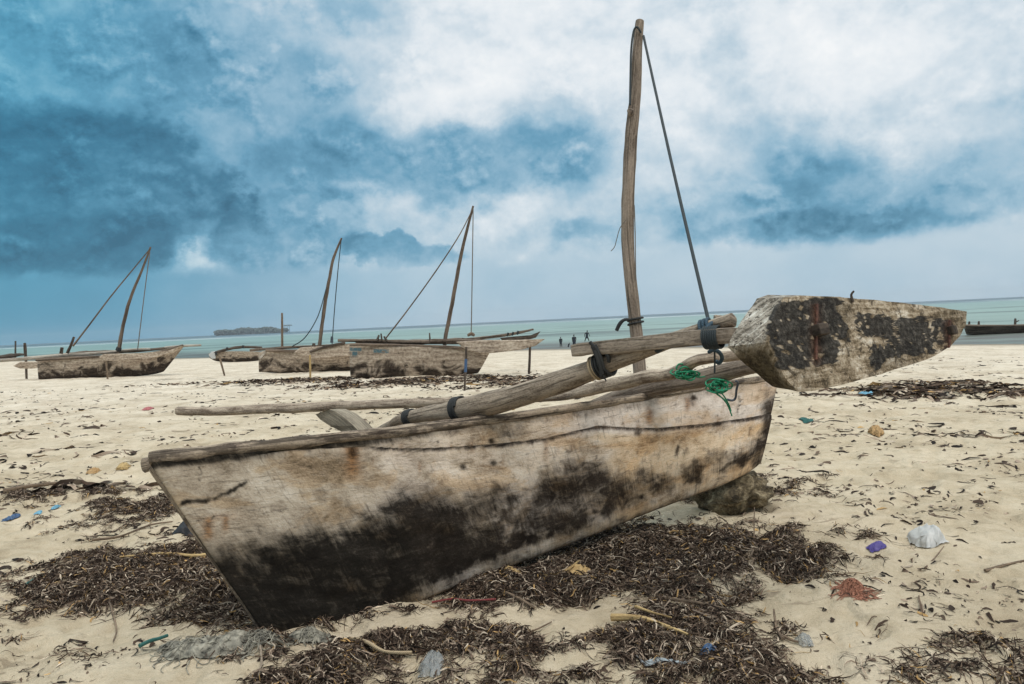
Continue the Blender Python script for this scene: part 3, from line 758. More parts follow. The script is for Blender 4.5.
for x0, x1, y0, y1, am in ((764, 800, 299, 345, 1), (770, 806, 338, 368, .9), (782, 845, 300, 338, 1), (780, 838, 338, 366, .9), (858, 893, 316, 336, 1), (868, 890, 344, 368, .95), (895, 950, 317, 342, 1), (885, 945, 335, 358, .9), (856, 870, 318, 326, .7)):
    uu = u+wob*22+wob2*9; v2 = v+wob*16+wob2*8
    paint = np.maximum(paint, am*sstep(x0-2, x0+3, uu)*sstep(x1+2, x1-3, uu)*sstep(y0-2, y0+2, v2)*sstep(y1+2, y1-2, v2))

chips = sstep(.64, .70, fbm(fu*34, fv*20, 15, 3))
paint = paint*(1-chips*.9)*face
lowd = sstep(.04, -.08, fv+wob*.10)*sstep(.0, .04, fn)+sstep(.5, .75, fbm(fu*5, fv*9, 66, 4))*.45*face  # shade painted on the lower bevel, plus random dark mottling on the face
rs = np.zeros_like(fu)
for x, y0, y1 in ((816, 303, 362), (949, 320, 352)): rs = np.maximum(rs, np.exp(-((u-x+wob*3)/5)**2)*sstep(y0-3, y0+4, v)*sstep(y1+9, y1-4, v)*face)
m_, t, b = material('worn_painted_float')
uv = uvn(t)
at = t.new('ShaderNodeVertexColor', layer_name='stain_shade'); sp = t.new('ShaderNodeSeparateColor'); t.put(sp.inputs[0], at.outputs[0])
oc = objc(t); N3 = lambda sc_, d=5, r=.65, w=.4: t.noise(oc, sc_, d, r, w).outputs[0]
g1, g2, g3, g4 = N_(5, 36), N3(38, 5, .72), N3(9.5, 6, .7), N3(105, 4, .72)
f = wsum((g1, .75), (g2, .42), (g3, .8), (g4, .4)); F0 = t.math('ADD', f, .5)
c = t.ramp(F0, [(.28, (.06, .045, .028)), (.40, (.20, .15, .095)), (.50, (.36, .285, .195)), (.60, (.52, .43, .32)), (.72, (.76, .68, .56))])
c = t.mix(t.math('MULTIPLY', t.rng(N3(17, 6, .75, .8), .53, .60), .8), c, t.ramp(g4, [(.4, (.03, .024, .017)), (.6, (.09, .07, .05))]))
et = t.new('ShaderNodeAttribute', attribute_name='stain_shade').outputs['Alpha']  # rough grey end wood, its sky-lit paleness painted into the colour
c = t.mix(t.math('MULTIPLY', et, .8), c, t.ramp(F0, [(.32, (.10, .088, .07)), (.46, (.30, .27, .225)), (.58, (.50, .465, .40)), (.70, (.74, .71, .64))]))
c = t.mix(t.math('MULTIPLY', et, t.rng(N3(60, 4, .7), .57, .62)), c, (.04, .034, .027, 1))
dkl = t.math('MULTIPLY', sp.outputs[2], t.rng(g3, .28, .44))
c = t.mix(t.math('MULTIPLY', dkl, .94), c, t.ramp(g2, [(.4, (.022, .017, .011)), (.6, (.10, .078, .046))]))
pm = t.rng(t.math('ADD', sp.outputs[0], wsum((g2, .7), (g4, .4), (g3, 1.0), (g1, .6))), .30, .68)
c = t.mix(t.math('MULTIPLY', pm, .95), c, t.ramp(g2, [(.38, (.013, .012, .0115)), (.52, (.030, .028, .026)), (.64, (.095, .086, .074))]))
c = t.mix(t.math('MULTIPLY', sp.outputs[1], .6), c, t.ramp(g2, [(.40, (.028, .012, .008)), (.62, (.14, .052, .02))]))
t.put(b.inputs['Base Color'], c); b.inputs['Roughness'].default_value = .85; b.inputs['Specular IOR Level'].default_value = .12
bump(t, b, t.math('ADD', t.math('MULTIPLY', f, 1.6), t.math('MULTIPLY', pm, .25)), 1., .012)
flt = floatthing.build('outrigger_float', m_, canoe, attr={'stain_shade': np.stack((paint, rs, np.clip(lowd, 0, 1), sstep(.004, .014, fn)*sstep(-.03, .01, fv+wob*.04)), -1)})
es = flt.modifiers.new('edges', 'EDGE_SPLIT'); es.split_angle = math.radians(34)
T1 = on_plane(816, 331, FN, nh); T2 = on_plane(949, 331, FN, nh)
for T_, sc, in ((T1, 1.), (T2, .92)):
    mt_ = MB(); mt_.box(T_-nh*.016+a_*.004, a_*.036*sc*(1 if sc == 1. else .7), -nh*(.03 if sc == 1. else .018), up_*.026*sc); mt_.build('tenon', M['fardark'], flt, smooth=False, bevel=.004)
    u_, v_ = proj(T_); q0, q1 = on_plane(u_+.3, v_-(27 if sc == 1. else 11), FN, nh), on_plane(u_-.6, v_+(29 if sc == 1. else 17), FN, nh)
    ms = MB(); ms.box((q0+q1)/2-nh*.003, a_*.0075*sc, -nh*.006, (q0-q1)*.5); ms.build('iron_strap', M['rust'], flt, smooth=False, bevel=.002)
pg = MB(); pk = P(852, 298, 3.95)
pg.tube([pk-up_*.02, pk+up_*.015, P(854, 291, 3.95)], [.008, .006, .0045], 7, .1, 3); pg.build('peg', M['fardark'], flt)

# outrigger arms (distance along each runs evenly from the boat to the float)
def lerpD(u, u0, D0, u1, D1): f = (u-u0)/(u1-u0); return 1/((1-f)/D0+f/D1)
DT1, DT2 = T1.y, T2.y
def ray_path(lst, u0, D0, u1, D1, off=0.):
    return [P(u, v, lerpD(u, u0, D0, u1, D1)+off) for u, v, *r in lst], [r[0]*lerpD(u, u0, D0, u1, D1)/FPX for u, v, *r in lst]
a1 = [(392, 424, 4), (402, 419.5, 6), (430, 413.5, 9), (460, 409, 11), (492, 403, 12.5), (530, 392, 13), (565, 379.5, 12.5), (600, 366.5, 10.5), (640, 351.5, 9), (680, 338, 8), (712, 326.5, 7.5), (733, 320, 8)]
pth, rdd = ray_path(a1, 405, 5.40, 816, DT1)
arm1 = MB(); arm1.tube(pth, [r*.93 for r in rdd], 16, .16, 6, seed=1.5); arm1 = arm1.build('outrigger_arm', M['drift'], canoe)
kn = MB(); kp0 = P(716, 322, lerpD(716, 405, 5.40, 816, DT1)+.02)
kn.tube([kp0, P(727, 321, kp0.y), P(735, 318, kp0.y-.02)], [.034, .036, .020], 12, .7, 4, seed=3.3); kn.build('arm_knob', M['pale'], arm1)
b1 = [(574.5, 350.5, 7.), (582, 349.5, 8.), (592, 348.2, 7.2), (600, 347.8, 8.2), (640, 344, 9), (690, 338.5, 9.5), (735, 335.5, 9.5), (816, 331, 9)]
pth2, rdd2 = ray_path(b1, 405, 5.40, 816, DT1, -.05)
pth2[-1] = T1+nh*.10
be = MB(); be.tube(pth2, [r*.95 for r in rdd2], 16, .05, 5, sq=.85, seed=8.); be.build('spar_beam', M['beam'], arm1)
a2 = [(585, 407, 3), (600, 402, 5), (630, 393, 7.5), (660, 386, 8.5), (700, 378.5, 9), (750, 366, 8.5), (800, 357, 8.5), (870, 344, 8), (949, 331, 7.5)]
pth3, rdd3 = ray_path(a2, 615, 6.0, 949, DT2)
pth3[-1] = T2+nh*.10
arm2 = MB(); arm2.tube(pth3, rdd3, 14, .14, 6, seed=2.2); arm2 = arm2.build('outrigger_arm', M['mast'], canoe)
# arms carried on across the boat to the low float on the far side
for pth_, rdd_ in ((pth, rdd), (pth3, rdd3)):
    s0 = pth_[1]; e0 = s0+nh*1.35-z_*.12
    ma = MB(); ma.tube([s0-nh*.02, s0+nh*.6-z_*.03, e0], [.032, .034, .03], 12, .12, 6); ma.build('outrigger_arm', M['drift'], canoe)
ff = MB()
c0 = pth[1]+nh*1.35-z_*.28-a_*.2; c1 = pth3[1]+nh*1.35-z_*.28+a_*.1
ff.tube([c0, c0+(c1-c0)*.3, c0+(c1-c0)*.7, c1], [.05, .09, .09, .05], 14, .08, 6, sq=.8, flat=1.); ff.build('outrigger_float', M['fardark'], canoe)

# mast
mpx = [(642, 432, 7.5, 6.02), (641, 392, 7.4, 6.02), (638, 350, 7.4, 6.03), (634.5, 315, 7.2, 6.05), (630.5, 280, 7.0, 6.08), (628, 245, 7.3, 6.12), (627.8, 210, 7.4, 6.15), (629, 175, 7.4, 6.2), (631, 140, 7.2, 6.25), (633.5, 112, 6.8, 6.28), (636.5, 80, 6.0, 6.33), (637, 55, 5.6, 6.36), (638.5, 35, 5.2, 6.4), (639.8, 21, 4.6, 6.42)]
mp = [P(u, v, D) for u, v, r, D in mpx]
mm = MB(); mm.tube(mp, [r*.87*D/FPX for u, v, r, D in mpx], 18, .09, 7, seed=6.)
mast = mm.build('mast', M['mast'], canoe)
def knotm(u, v, D, r):
    k = MB(); c_ = P(u, v, D); k.tube([c_+Vector((-.012, 0, .02)), c_+Vector((-.004, -.02, 0)), c_+Vector((.004, 0, -.03))], [r*.6, r, r*.5], 9, .3, 3); k.build('branch_stub', M['mast'], mast)
knotm(630.5, 113, 6.25, .028)
# rope collar with hanging tail
cpos = P(635.5, 321, 6.05)
ring(cpos, mp[3]-mp[2], .050, .0085, 2.3, M['rope_black'], mast, 'rope_collar', .03)
tl = MB(); tl.tube([P(629, 319.5, 5.98), P(624, 320, 5.98), P(620, 323.5, 5.99), P(616.5, 330.5, 6.0)], [.010, .012, .014, .014], 8, .15, 4); tl.build('rope_tail', M['rope_black'], mast)
st = MB(); p0, p1 = P(643.5, 36, 6.36), P(710, 327, lerpD(710, 405, 5.4, 816, DT1))
st.tube([p0+(p1-p0)*k-z_*(.03*math.sin(math.pi*k)) for k in np.linspace(0, 1, 9)], .0098, 8, .05, 4); st.build('stay_rope', M['rope_dark'], mast)
st = MB(); st.tube([P(641, 33, 6.35), P(637, 27, 6.34), P(633.5, 32, 6.35), P(631.2, 50, 6.32), P(630.5, 75, 6.27), P(630, 105, 6.22)], .0085, 7, .05, 4); st.build('halyard_rope', M['rope_dark'], mast)
st = MB(); st.tube([P(626, 220, 6.07), P(620, 228, 6.07), P(616.5, 240, 6.07), P(614.5, 247, 6.07), P(611, 251, 6.07)], .0032, 6, .1, 3); st.build('loose_twine', M['rope_grey'], mast)
st = MB(); st.tube([P(634.2, 205, 6.08), P(635.0, 225, 6.07), P(635.4, 250, 6.05), P(635.7, 280, 6.03)], .004, 6, .3, 3); st.build('loose_twine', M['rope_grey'], mast)

# lashings of the arms
def armpt(lst, u, u0, D0, u1, D1, off=0):
    us = [q[0] for q in lst]; return P(u, float(np.interp(u, us, [q[1] for q in lst])), lerpD(u, u0, D0, u1, D1)+off), float(np.interp(u, us, [q[2] for q in lst]))*lerpD(u, u0, D0, u1, D1)/FPX
AX = (405, 5.40, 816, DT1)
for u in (410, 459):
    p_, r_ = armpt(a1, u, *AX); q_, _ = armpt(a1, u+5, *AX)
    ring(p_, q_-p_, r_*1.0, .0075, 4.4, M['rope_black'], arm1, pitch=.0135)
p_, r_ = armpt(b1, 713, *AX, -.05); q_, _ = armpt(b1, 722, *AX, -.05)
ring(p_-z_*.002, q_-p_, .050, .0062, 7, M['rope_dark'], arm1, pitch=.0118)
p_, r_ = armpt(a1, 708, *AX); q_, _ = armpt(a1, 716, *AX)
ring(p_, q_-p_, r_*1.0, .009, 3, M['rope_blue'], arm1, pitch=.02)
def loose(pts, r, mat, name, parent): x = MB(); x.tube([P(*q) for q in pts], r, 7, .05, 4); return x.build(name, mat, parent)
dA = lerpD(700, *AX)-.07
loose([(712, 326, dA), (700, 331, dA), (685, 336.5, dA+.05), (672, 341, dA+.1), (664, 346, dA+.15), (657, 350, dA+.2)], [.011, .011, .012, .014, .018, .02], M['rope_dark'], 'lashing', arm1)
loose([(709, 352, 4.28), (714, 350, 4.24), (720, 353, 4.24), (722, 359, 4.28), (719, 363, 4.3), (716, 361, 4.3)], .011, M['rope_blue'], 'rope_loop', arm1)
loose([(714.5, 345, 4.2), (714.5, 352, 4.24), (714.8, 362, 4.26), (714.5, 373, 4.26)], .005, M['rope_dark'], 'rope_tail', arm1)
loose([(718, 320, dA+.05), (712, 323, dA), (706, 329, dA-.02)], .011, M['rope_blue'], 'lashing', arm1)
# black rubber lashing that ties beam and arm at their crossing
dB = lerpD(600, *AX)-.10
for x0, x1, y0, y1, r in ((592.5, 602, 346, 374, .012), (595, 604, 345, 370, .010), (597, 601, 352, 376, .008), (606, 609, 352, 362, .011), (590, 596, 342, 352, .010)):
    loose([(x0, y0, dB), ((x0+x1)/2+1, (y0+y1)/2, dB-.01), (x1, y1, dB)], r, M['rope_black'], 'lashing', arm1)
p_, r_ = armpt(a1, 604, *AX); q_, _ = armpt(a1, 610, *AX)
ring(p_, q_-p_, r_*1.02, .009, 4, M['rope_black'], arm1, pitch=.02)
p_, r_ = armpt(a1, 597, *AX); q_, _ = armpt(a1, 603, *AX)
ring(p_, q_-p_, r_*1.01, .007, 2, M['rope_pale'], arm1, pitch=.02)
loose([(601, 374, dB), (604, 377, dB), (606, 381, dB)], .004, M['rope_black'], 'rope_tail', arm1)

# crooked pole lying across the boat: rests on it, a thing of its own
cr = [(178, 411, 5.2, 7.0), (200, 411.5, 5.2, 6.9), (230, 411, 5.6, 6.8), (260, 409, 5.8, 6.68), (300, 407.8, 6, 6.5), (350, 405.5, 6, 6.35), (420, 403, 6, 6.15), (500, 399.5, 6, 5.85), (560, 395.5, 6.3, 5.55), (590, 389.5, 8, 5.35), (620, 383, 8.3, 5.15), (650, 376.5, 8, 4.95), (668, 374.5, 7.6, 4.85), (682, 369, 7.6, 4.75), (694, 361.5, 7.2, 4.68), (712, 358, 7, 4.6), (740, 355, 7, 4.5), (765, 351, 6, 4.4)]
mc = MB(); mc.tube([P(u, v, D) for u, v, r, D in cr], [r*.80*D/FPX for u, v, r, D in cr], 14, .20, 6, seed=11.)
pole = top(mc, 'crooked_pole', M['pale'], 'long crooked pale pole with rough bark laid lengthwise over the front canoe', 'pole')

# green cord bundles and hook
def tangle(cu, cv, D, ru, rv, nloop, r, mat, name, parent, tails=()):
    x = MB()
    rr_ = random.Random(cu)
    for k in range(nloop):
        pts = []; a0 = rr_.random()*6; ex, ey = ru*rr_.uniform(.4, 1), rv*rr_.uniform(.4, 1); ox, oy = rr_.uniform(-.4, .4)*ru, rr_.uniform(-.4, .4)*rv
        for q in range(8):
            an = a0+q*.85; pts.append((cu+ox+ex*math.cos(an), cv+oy+ey*math.sin(an), D+rr_.uniform(-.07, .03)))
        x.tube([P(*p) for p in pts], r, 6, .05, 4)
    for tpts in tails: x.tube([P(*p) for p in tpts], r, 6, .05, 4)
    return x.build(name, mat, parent)
tangle(686, 374, 4.72, 12, 6, 9, .0046, M['rope_green'], 'green_cord', canoe, [[(676, 368, 4.7), (679, 364, 4.7), (684, 365, 4.7), (686, 370, 4.7)], [(690, 374, 4.68), (698, 377, 4.68), (705, 376.5, 4.7)]])
tangle(719, 386, 5.3, 11, 7, 9, .005, M['rope_green'], 'green_cord', canoe, [[(712, 390, 5.45), (720, 396, 5.55), (727, 404, 5.75), (732, 416, 5.8)], [(716, 388, 5.45), (724, 396, 5.6), (729, 405, 5.75), (731, 411, 5.8)], [(710, 388, 5.4), (718, 395, 5.55), (725, 400, 5.75), (728, 405, 5.8)]])
hk = MB(); hk.tube([P(736, 381, 5.9), P(738, 383, 5.92), P(736.5, 390, 5.95), P(735.5, 398, 5.98), P(732, 400.5, 5.98), P(727, 399.5, 5.97)], .009, 7, 0, 4); hk.build('iron_hook', M['iron'], canoe)

# rock under the raised end
rk = MB(); rows = []
rc = P(733, 492, 6.5)
for i in range(33):
    th_ = math.pi*i/32; row = []
    for j in range(48):
        ph = 2*math.pi*j/48; d = Vector((math.sin(th_)*math.cos(ph), math.sin(th_)*math.sin(ph), math.cos(th_)))
        r = 1+.35*mnoise.fractal(d*1.4+Vector((3, 1, 7)), .9, 2.1, 6)+.12*mnoise.fractal(d*5, .8, 2, 4)
        d2 = Vector((d.x*.30, d.y*.24, d.z*.165)); row.append(rc+d2*r)
    row.append(row[0]); rows.append(row)
rk.grid([r[::-1] for r in rows])
m_, t, b = material('coral_rock'); o = objc(t)
n = t.noise(o, 9, 7, .7); n2 = t.noise(o, 38, 5, .7)
f = t.math('ADD', t.math('MULTIPLY', n.outputs[0], .6), t.math('MULTIPLY', n2.outputs[0], .4))
t.put(b.inputs['Base Color'], t.ramp(f, [(.40, (.035, .025, .013)), (.48, (.115, .085, .045)), (.56, (.25, .195, .115)), (.64, (.42, .35, .22))])); b.inputs['Roughness'].default_value = .95
bump(t, b, f, 1., .05)
top(rk, 'rock', m_, 'rough brown coral rock propping up the raised end of the front canoe', 'rock')

# ------------------------------------------------------------------ canoes further down the beach
def far_hull_mat(name, seed, darkness=.5, band=None):
    m, t, b = material(name)
    uv = uvn(t); su = t.new('ShaderNodeSeparateXYZ'); t.put(su.inputs[0], uv)
    o = t.vmath('ADD', uv, (seed*3.7, seed*1.3, 0))
    g1 = t.noise(t.scale(o, (1.3, 9, 1)), 1, 5, .65); g2 = t.noise(t.scale(o, (1.7, 2.2, 1)), 1, 5, .6, .6); g3 = t.noise(t.scale(o, (9, 12, 1)), 1, 4, .65)
    f = t.math('ADD', t.math('MULTIPLY', g1.outputs[0], .5), t.math('MULTIPLY', g3.outputs[0], .5))
    c = t.ramp(f, [(.36, (.12, .088, .063)), (.48, (.33, .26, .195)), (.60, (.56, .47, .37))])
    d = t.math('ADD', t.math('MULTIPLY', t.math('SUBTRACT', darkness, su.outputs[1]), .9), t.math('ADD', t.math('MULTIPLY', t.math('SUBTRACT', g2.outputs[0], .5), 2.6), t.math('MULTIPLY', t.math('SUBTRACT', g3.outputs[0], .5), .5)))
    dk = t.rng(d, -.16, .30)
    c = t.mix(dk, c, t.ramp(f, [(.38, (.013, .010, .008)), (.6, (.07, .05, .036))]))
    if band:
        for (u0, u1, v0, v1, col) in band:
            q = t.math('MULTIPLY', t.math('MULTIPLY', t.rng(su.outputs[0], u0, u0+.06), t.rng(su.outputs[0], u1, u1+.06, 1., 0.)), t.math('MULTIPLY', t.rng(su.outputs[1], v0, v0+.04), t.rng(su.outputs[1], v1, v1+.04, 1., 0.)))
            c = t.mix(t.math('MULTIPLY', q, t.rng(g3.outputs[0], .36, .5)), c, col)
    t.put(b.inputs['Base Color'], c); b.inputs['Roughness'].default_value = .85; b.inputs['Specular IOR Level'].default_value = .2
    bump(t, b, f, .5, .03)
    return m
def loft(gpx, kpx, D, B, mat, name, parent, n=90, nv=26, bl=(.1, .04), dark=.5):
    g_, k_ = resample(gpx, n), resample(kpx, n)
    near, far, uv_ = [], [], []
    for i in range(n):
        tq = i/(n-1); bq = B*min(1, (tq*(1-bl[0])/.25+bl[0]) if tq < .25 else 1, ((1-tq)*(1-bl[1])/.3+bl[1]) if tq > .7 else 1)
        bq = B*(bl[0]*(1-tq)+bl[1]*tq)+ (B-B*max(bl))*math.sin(math.pi*tq)**.6
        rn, rf, ru = [], [], []
        for j in range(nv):
            v = j/(nv-1); q = bq*max(v, 0)**.5
            du = .0
            u_ = k_[i][0]+(g_[i][0]-k_[i][0])*v; v_ = k_[i][1]+(g_[i][1]-k_[i][1])*v
            rn.append(P(u_, v_, D-q)); c = P(u_, v_, D)
            p2 = Vector(rn[-1]); p2.y = 2*D-p2.y; rf.append(p2)
            ru.append((u_*D/FPX+7, v))
        near.append(rn); far.append(rf); uv_.append(ru)
    x = MB(); x.grid(near, uv_); x.grid([r[::-1] for r in far], [r[::-1] for r in uv_])
    o = x.build(name, mat, parent)
    so_ = o.modifiers.new('thickness', 'SOLIDIFY'); so_.thickness = .04; so_.offset = -1
    return o
def ptube(lst, D, mat, name, parent, r=None, rough=.12, seg=8, sub=5, sq=0.):
    x = MB(); D_ = [D if len(q) < 4 else q[3] for q in lst]
    x.tube([P(q[0], q[1], d) for q, d in zip(lst, D_)], [(q[2] if r is None else r)*d/FPX for q, d in zip(lst, D_)], seg, rough, sub, sq=sq)
    return x.build(name, mat, parent)
def slab(poly, D, th, mat, name, parent, tilt=0.):
    x = MB(); n = len(poly)
    f = [P(u, v, D) for u, v in poly]; c = sum(f, Vector())/n
    fin = [c+(p-c)*.92+Vector((0, -.03, 0)) for p in f]
    bk = [p+Vector((0, th, 0)) for p in f]
    x.add(fin+f+bk, [tuple(range(n))[::-1], tuple(range(2*n, 3*n))]+[(k, (k+1) % n, n+(k+1) % n, n+k) for k in range(n)]+[(n+k, n+(k+1) % n, 2*n+(k+1) % n, 2*n+k) for k in range(n)])
    return x.build(name, mat, parent, smooth=False)
GB = 'outrigger canoes on the beach'
# third canoe, the nearest of the row, with the tall leaning mast
DC = ground(400, 377).y
cC = thing('outrigger_canoe', ground(405, 377), 'beached outrigger canoe with blue paint on its blunt stern, right of the other moored masts', 'canoe', GB)
cC['label'] = 'beached outrigger canoe with blue painted marks on its stern, nearest of the far row'
blue = (.09, .165, .19, 1)
loft([(350.3, 345), (380, 345.6), (420, 346.5), (455, 348), (489.5, 351)], [(351, 377), (380, 377.6), (405, 377.2), (440, 376), (478, 372.6)], DC, .34, far_hull_mat('far_hull_blue', 1, .38, [(350*DC/FPX+7, 361*DC/FPX+7, .80, .90, blue), (352*DC/FPX+7, 357*DC/FPX+7, .62, .78, blue), (373*DC/FPX+7, 388*DC/FPX+7, .76, .87, blue)]), 'hull', cC)
ptube([(350, 344.5, 1.4), (400, 345.3, 1.4), (455, 347.3, 1.4), (489, 350.3, 1.2)], DC-.33, M['farwood'], 'gunwale_rail', cC)
ptube([(338, 340.5, 1.5), (370, 340.6, 1.6), (420, 342, 1.9), (470, 342.6, 1.6), (500, 340.8, 1.3)], DC+.1, M['farwood'], 'spar', cC, rough=.25)
ptube([(356, 343, 2.2), (385, 342.2, 2.4), (420, 342, 2.8), (455, 341, 3), (480, 339.5, 2)], DC+.25, M['farwood'], 'deck_board', cC, rough=.3, sq=.5)
fC = slab([(456, 342), (480, 340.6), (520, 340.0), (545, 339), (536, 345.5), (522, 349.5), (492, 353.2), (478, 353), (466, 350.2)], DC-1.5, .25, far_hull_mat('far_float', 3, 1.05), 'outrigger_float', cC)
slab([(500, 338), (515, 336.4), (531, 335.2), (540.5, 331.4), (536, 337.6), (524, 341), (503, 341.5)], DC+1.3, .2, M['fardark'], 'outrigger_float', cC)
ptube([(455, 341, 1.5), (490, 337, 1.4), (515, 333.5, 1.4), (533.5, 329.3, 1.1)], DC+.7, M['farwood'], 'outrigger_arm', cC, rough=.25)
ptube([(430, 341.5, 1.5), (460, 340.5, 1.5), (495, 341.3, 1.3, DC-1.2)], DC-.2, M['farwood'], 'outrigger_arm', cC, rough=.2)
for u, v in ((508, 334.6), (513, 333.9), (518, 332.9)): ptube([(u-.9, v+1.6, 1.), (u+.4, v-1.8, 1.)], DC+.65, M['rope_black'], 'lashing', cC)
mC = ptube([(444.6, 345, 2.1), (446, 334, 2.0), (450, 315, 2.0), (455, 288, 1.9), (459, 266, 1.8), (463, 246, 1.6), (468, 226, 1.4), (473.2, 206, 1.0)], DC, M['farmast'], 'mast', cC, rough=.15)
ptube([(q[0], q[1], q[2]*.8) for q in ((386, 338, .95), (410, 307, .85), (440, 265, .8), (460, 234, .7), (472.5, 209, .5))], DC-.15, M['farmast'], 'yard', cC, rough=.15)
ptube([(q[0], q[1], q[2]*.68) for q in ((471.2, 335, .75), (472.3, 270, .75), (473.2, 208, .7))], DC-.3, M['rope_grey'], 'stay_rope', cC)
ptube([(467.5, 335.5, 1.2), (471, 334, 1.8), (474.5, 335.5, 1.2)], DC-.35, M['stick'], 'rope_coil', cC, rough=.4)
for u0, v0, u1, v1, r in ((382, 341, 381, 333.5, 1.), (377, 341, 379, 335, 1.3), (387, 341, 384, 336.5, 1.2), (430, 341, 429.5, 333, .9), (461, 341, 463, 338, 1.1)): ptube([(u0, v0, r), (u1, v1, r*.7)], DC+.05, M['fardark'], 'post', cC, rough=.2)

# second canoe behind it, left
DB = ground(300, 372.5).y
cB = thing('outrigger_canoe', ground(305, 372.5), 'beached outrigger canoe with pale chevron on its stern, overlapped by the blue-marked canoe', 'canoe', GB)
loft([(259.5, 353.5), (266, 350.5), (290, 352), (330, 355), (392, 353)], [(259.3, 371.6), (280, 372.3), (302, 372.6), (340, 371), (385, 368.5)], DB, .36, far_hull_mat('far_hull_plain', 5, .42), 'hull', cB)
slab([(258.4, 358.6), (265.8, 349.6), (268.4, 350), (260.8, 359.6)], DB-.2, .03, M['farpale'], 'stern_trim', cB)
ptube([(266, 350.3, 1.3), (300, 351, 1.5), (340, 351, 1.4), (380, 350, 1.3)], DB-.37, M['farwood'], 'gunwale_rail', cB)
ptube([(250, 350.2, 1.2), (290, 347.3, 1.4), (320, 346.2, 1.5), (372, 343.2, 1.2)], DB+.2, M['farwood'], 'spar', cB, rough=.2)
slab([(293.8, 352.5), (300, 347.6), (318, 346.5), (349, 344), (384, 342), (384, 352), (349, 356.3), (318, 358.6), (308, 358.3)], DB-1.3, .2, far_hull_mat('far_float_pale', 7, .15), 'outrigger_float', cB)
ptube([(310, 352, 1.2), (325, 347, 1.6), (345, 343, 1.3)], DB-1.36, M['fardark'], 'outrigger_arm', cB)
mB = ptube([(318.8, 352, 2.0), (319.8, 343, 1.9), (323, 318, 1.8), (326.2, 296, 1.8), (329.5, 278, 1.6), (332.7, 261, 1.4), (337, 249, 1.2), (341.6, 238, .9)], DB, M['farmast'], 'mast', cB, rough=.15)
ptube([(q[0], q[1], q[2]*.68) for q in ((292, 346.5, .75), (305, 337.5, .75), (318, 316, .7), (326.5, 287, .6))], DB-.15, M['rope_dark'], 'halyard_rope', cB)
ptube([(q[0], q[1], q[2]*.68) for q in ((332, 345, .7), (334.5, 310, .7), (338, 270, .7), (341.2, 240, .6))], DB-.1, M['rope_dark'], 'stay_rope', cB)
ptube([(313.5, 347, 1.8), (313.8, 343.4, 1.5)], DB-.3, M['fardark'], 'post', cB)
ptube([(331.8, 342.5, 1.7), (332, 336.5, 1.2)], DB-.1, M['iron'], 'post', cB)

# first canoe, far left
DA = ground(100, 377.5).y
cA = thing('outrigger_canoe', ground(105, 377.5), 'beached outrigger canoe leftmost of the row, dark painted float along its side', 'canoe', GB)
loft([(38, 361), (60, 359), (100, 357.5), (140, 355.5), (165, 352.5), (183, 346)], [(39, 379), (60, 378.5), (100, 377), (130, 376), (152, 374), (163, 371.5)], DA, .36, far_hull_mat('far_hull_brown', 9, .55), 'hull', cA)
ptube([(36, 360.2, 1.3), (70, 358, 1.3), (110, 356, 1.4), (150, 353.6, 1.3), (183, 345.3, 1.1)], DA-.37, M['farwood'], 'gunwale_rail', cA)
ptube([(-6, 361, 1.7), (20, 359, 1.7), (60, 355.5, 1.8), (98, 353.3, 1.6), (130, 350, 1.4), (150, 349, 1.2)], DA+.3, M['farpale'], 'spar', cA, rough=.15)
ptube([(50, 356, 1.6), (80, 353.5, 2.2), (95, 352.6, 2), (125, 351.5, 1.6), (170, 348, 1.3)], DA+.45, M['farwood'], 'deck_board', cA, rough=.3)
ptube([(165, 347.5, 1.1), (183, 346, 1.2), (201, 345.2, 1.)], DA+.2, M['farpale'], 'spar', cA)
slab([(98.6, 357), (103, 354.2), (140, 353), (171, 350.2), (182, 346.2), (172, 353), (150, 359), (106, 361.3)], DA-1.3, .2, far_hull_mat('far_float_dark', 11, 1.25), 'outrigger_float', cA)
slab([(13, 366), (20, 362), (37, 362), (46, 361), (46, 367.5), (30, 368.6), (20, 368.5)], DA+1.2, .2, far_hull_mat('far_float_grey', 13, .55), 'outrigger_float', cA)
mA = ptube([(118.2, 356, 2.0), (119, 349, 2.0), (121, 337, 1.9), (123.5, 324, 1.8), (128, 306, 1.7), (134, 289, 1.5), (142, 270, 1.2), (150.6, 247, .9)], DA, M['farmast'], 'mast', cA, rough=.15)
ptube([(q[0], q[1], q[2]*.8) for q in ((73, 346, 1.2), (90, 324, 1.), (110, 297.5, .9), (130, 273, .8), (150.3, 248.5, .6))], DA-.15, M['farmast'], 'yard', cA, rough=.12)
ptube([(q[0], q[1], q[2]*.68) for q in ((137.6, 350, .75), (143, 305, .7), (149.8, 252, .7))], DA-.2, M['rope_grey'], 'stay_rope', cA)
ptube([(67.5, 353, 1.6), (71, 345, 1.3), (74, 337, 1.2)], DA, M['fardark'], 'post', cA); ptube([(61, 353.5, 1.8), (62, 347.5, 1.5)], DA, M['fardark'], 'post', cA)
ptube([(118.2, 350.5, 3.0), (119.2, 347.5, 2.6)], DA, M['rope_black'], 'rope_collar', cA)

